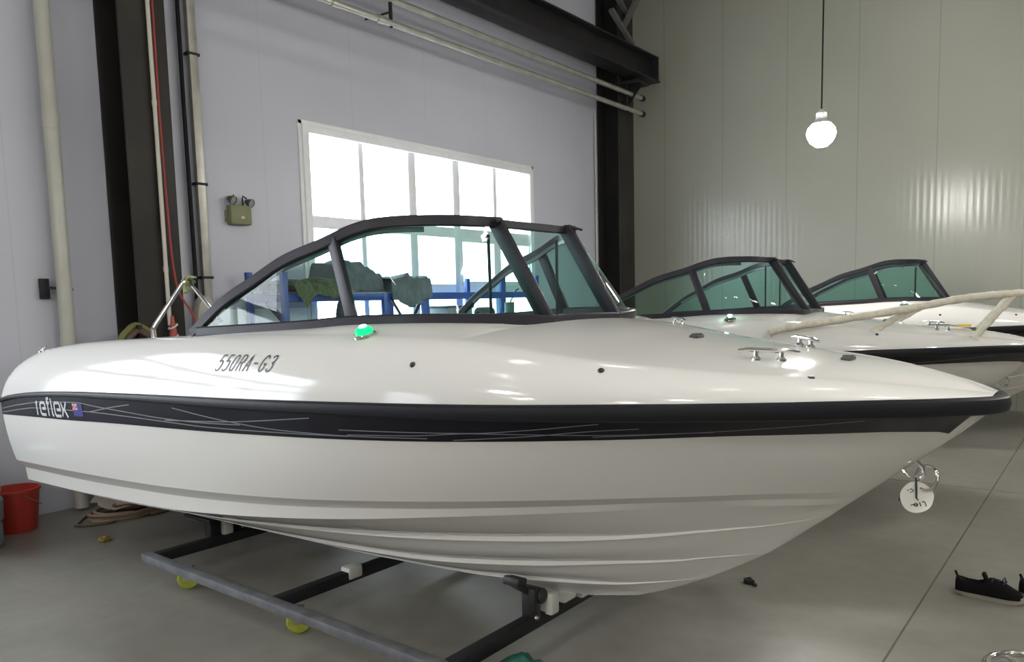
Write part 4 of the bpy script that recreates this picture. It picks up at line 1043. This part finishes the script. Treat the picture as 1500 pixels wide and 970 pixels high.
for i, (x, y, l) in enumerate([(1.0, 8.0, 'lamp hanging beyond the right edge over the boats'), (4.5, 8.0, 'lamp hanging far right over the boats'), (-2.4, -2.5, 'lamp hanging behind the photographer near the windows'), (1.0, 2.6, 'lamp hanging right of the photographer'),
      (4.5, 2.6, 'lamp hanging far right of the photographer'), (1.0, -2.5, 'lamp hanging behind the photographer'), (4.5, -2.5, 'lamp hanging far behind on the right'), (-2.4, -7., 'lamp hanging at the back near the windows'), (1.0, -7, 'lamp hanging at the back of the hall')]):
    hanging_lamp(x, y, 3.185, l)

strip0 = None
for x in (-3.2, .2, 3.6, 7.0):
    for y in (-6.5, -2.5, 1.5, 5.5):
        where = {-6.5: 'at the back of the hall', -2.5: 'behind the photographer', 1.5: 'over the nearest boat', 5.5: 'over the boats behind'}[y]+{-3.2: ' by the windows', .2: ' left of the middle', 3.6: ' right of the middle', 7.0: ' far right'}[x]
        l = 'slim roof light '+where
        if strip0 is None:
            strip0 = empty('roof_light', (x, y, 7.2), 0, l, 'lamp', 'slim roof lights')
            q = bmesh.new(); box(q, (0, 0, .05), (.12, 1.2, .06), .008); box(q, (0, -.4, .24), (.02, .02, .32)); box(q, (0, .4, .24), (.02, .02, .32)); link('body', q, mat('white_holder', (.5, .5, .5), .4), strip0)
            q = bmesh.new(); box(q, (0, 0, .0), (.09, 1.16, .04), .01); link('diffuser', q, mat('lit_roof_diffuser', (1, 1, 1), .4, emit=(1., .97, .9), es=16), strip0)
        else:
            r = copy_tree(strip0); r.location = (x, y, 7.2); r['label'] = l
# ------------------------------------------------------------------ daylight
w = bpy.data.worlds.new('overcast_sky'); SC.world = w; w.use_nodes = True
nt = w.node_tree; bg_ = nt.nodes['Background']; bg_.inputs['Color'].default_value = (.90, .95, 1., 1); bg_.inputs['Strength'].default_value = 6.6
for i, (a, b) in enumerate(WINS):
    L = bpy.data.lights.new('window_portal', 'AREA'); L.shape = 'RECTANGLE'; L.size = WZ1-WZ0; L.size_y = b-a; L.cycles.is_portal = True
    o = bpy.data.objects.new('window_portal', L); COL.objects.link(o); o.location = (XW-.10, (a+b)/2, (WZ0+WZ1)/2); o.rotation_euler = (0, -PI/2, 0)

# ------------------------------------------------------------------ camera (35.4 mm-like phone lens, slightly tilted down and rolled)
cam = bpy.data.cameras.new('camera'); co = bpy.data.objects.new('camera', cam); COL.objects.link(co); SC.camera = co
cam.sensor_fit = 'HORIZONTAL'; cam.sensor_width = 36.; cam.lens = 36.*1121.92/1500
cam.shift_y = (553.1-485.)/1500.; cam.clip_start = .05
yaw, pitch, roll = (math.radians(v) for v in (38.418, 5.6008, -1.4491))
f = Vector((-math.sin(yaw)*math.cos(pitch), math.cos(yaw)*math.cos(pitch), -math.sin(pitch)))
r0 = Vector((math.cos(yaw), math.sin(yaw), 0)); u0 = r0.cross(f)
r1 = r0*math.cos(roll)+u0*math.sin(roll); u1 = -r0*math.sin(roll)+u0*math.cos(roll)
M = Matrix((r1, u1, -f)).transposed().to_4x4(); M.translation = (0, 0, 1.6); co.matrix_world = M
# ------------------------------------------------------------------ view
vs = SC.view_settings; SC.display_settings.display_device = 'sRGB'
vs.view_transform = 'Standard'; vs.look = 'None'; vs.gamma = 1.; vs.use_curve_mapping = False; vs.exposure = .88
cy = SC.cycles; cy.use_denoising = True; cy.max_bounces = 10; cy.diffuse_bounces = 4; cy.glossy_bounces = 5; cy.transparent_max_bounces = 16; cy.caustics_reflective = False; cy.caustics_refractive = False; cy.sample_clamp_indirect = 6.
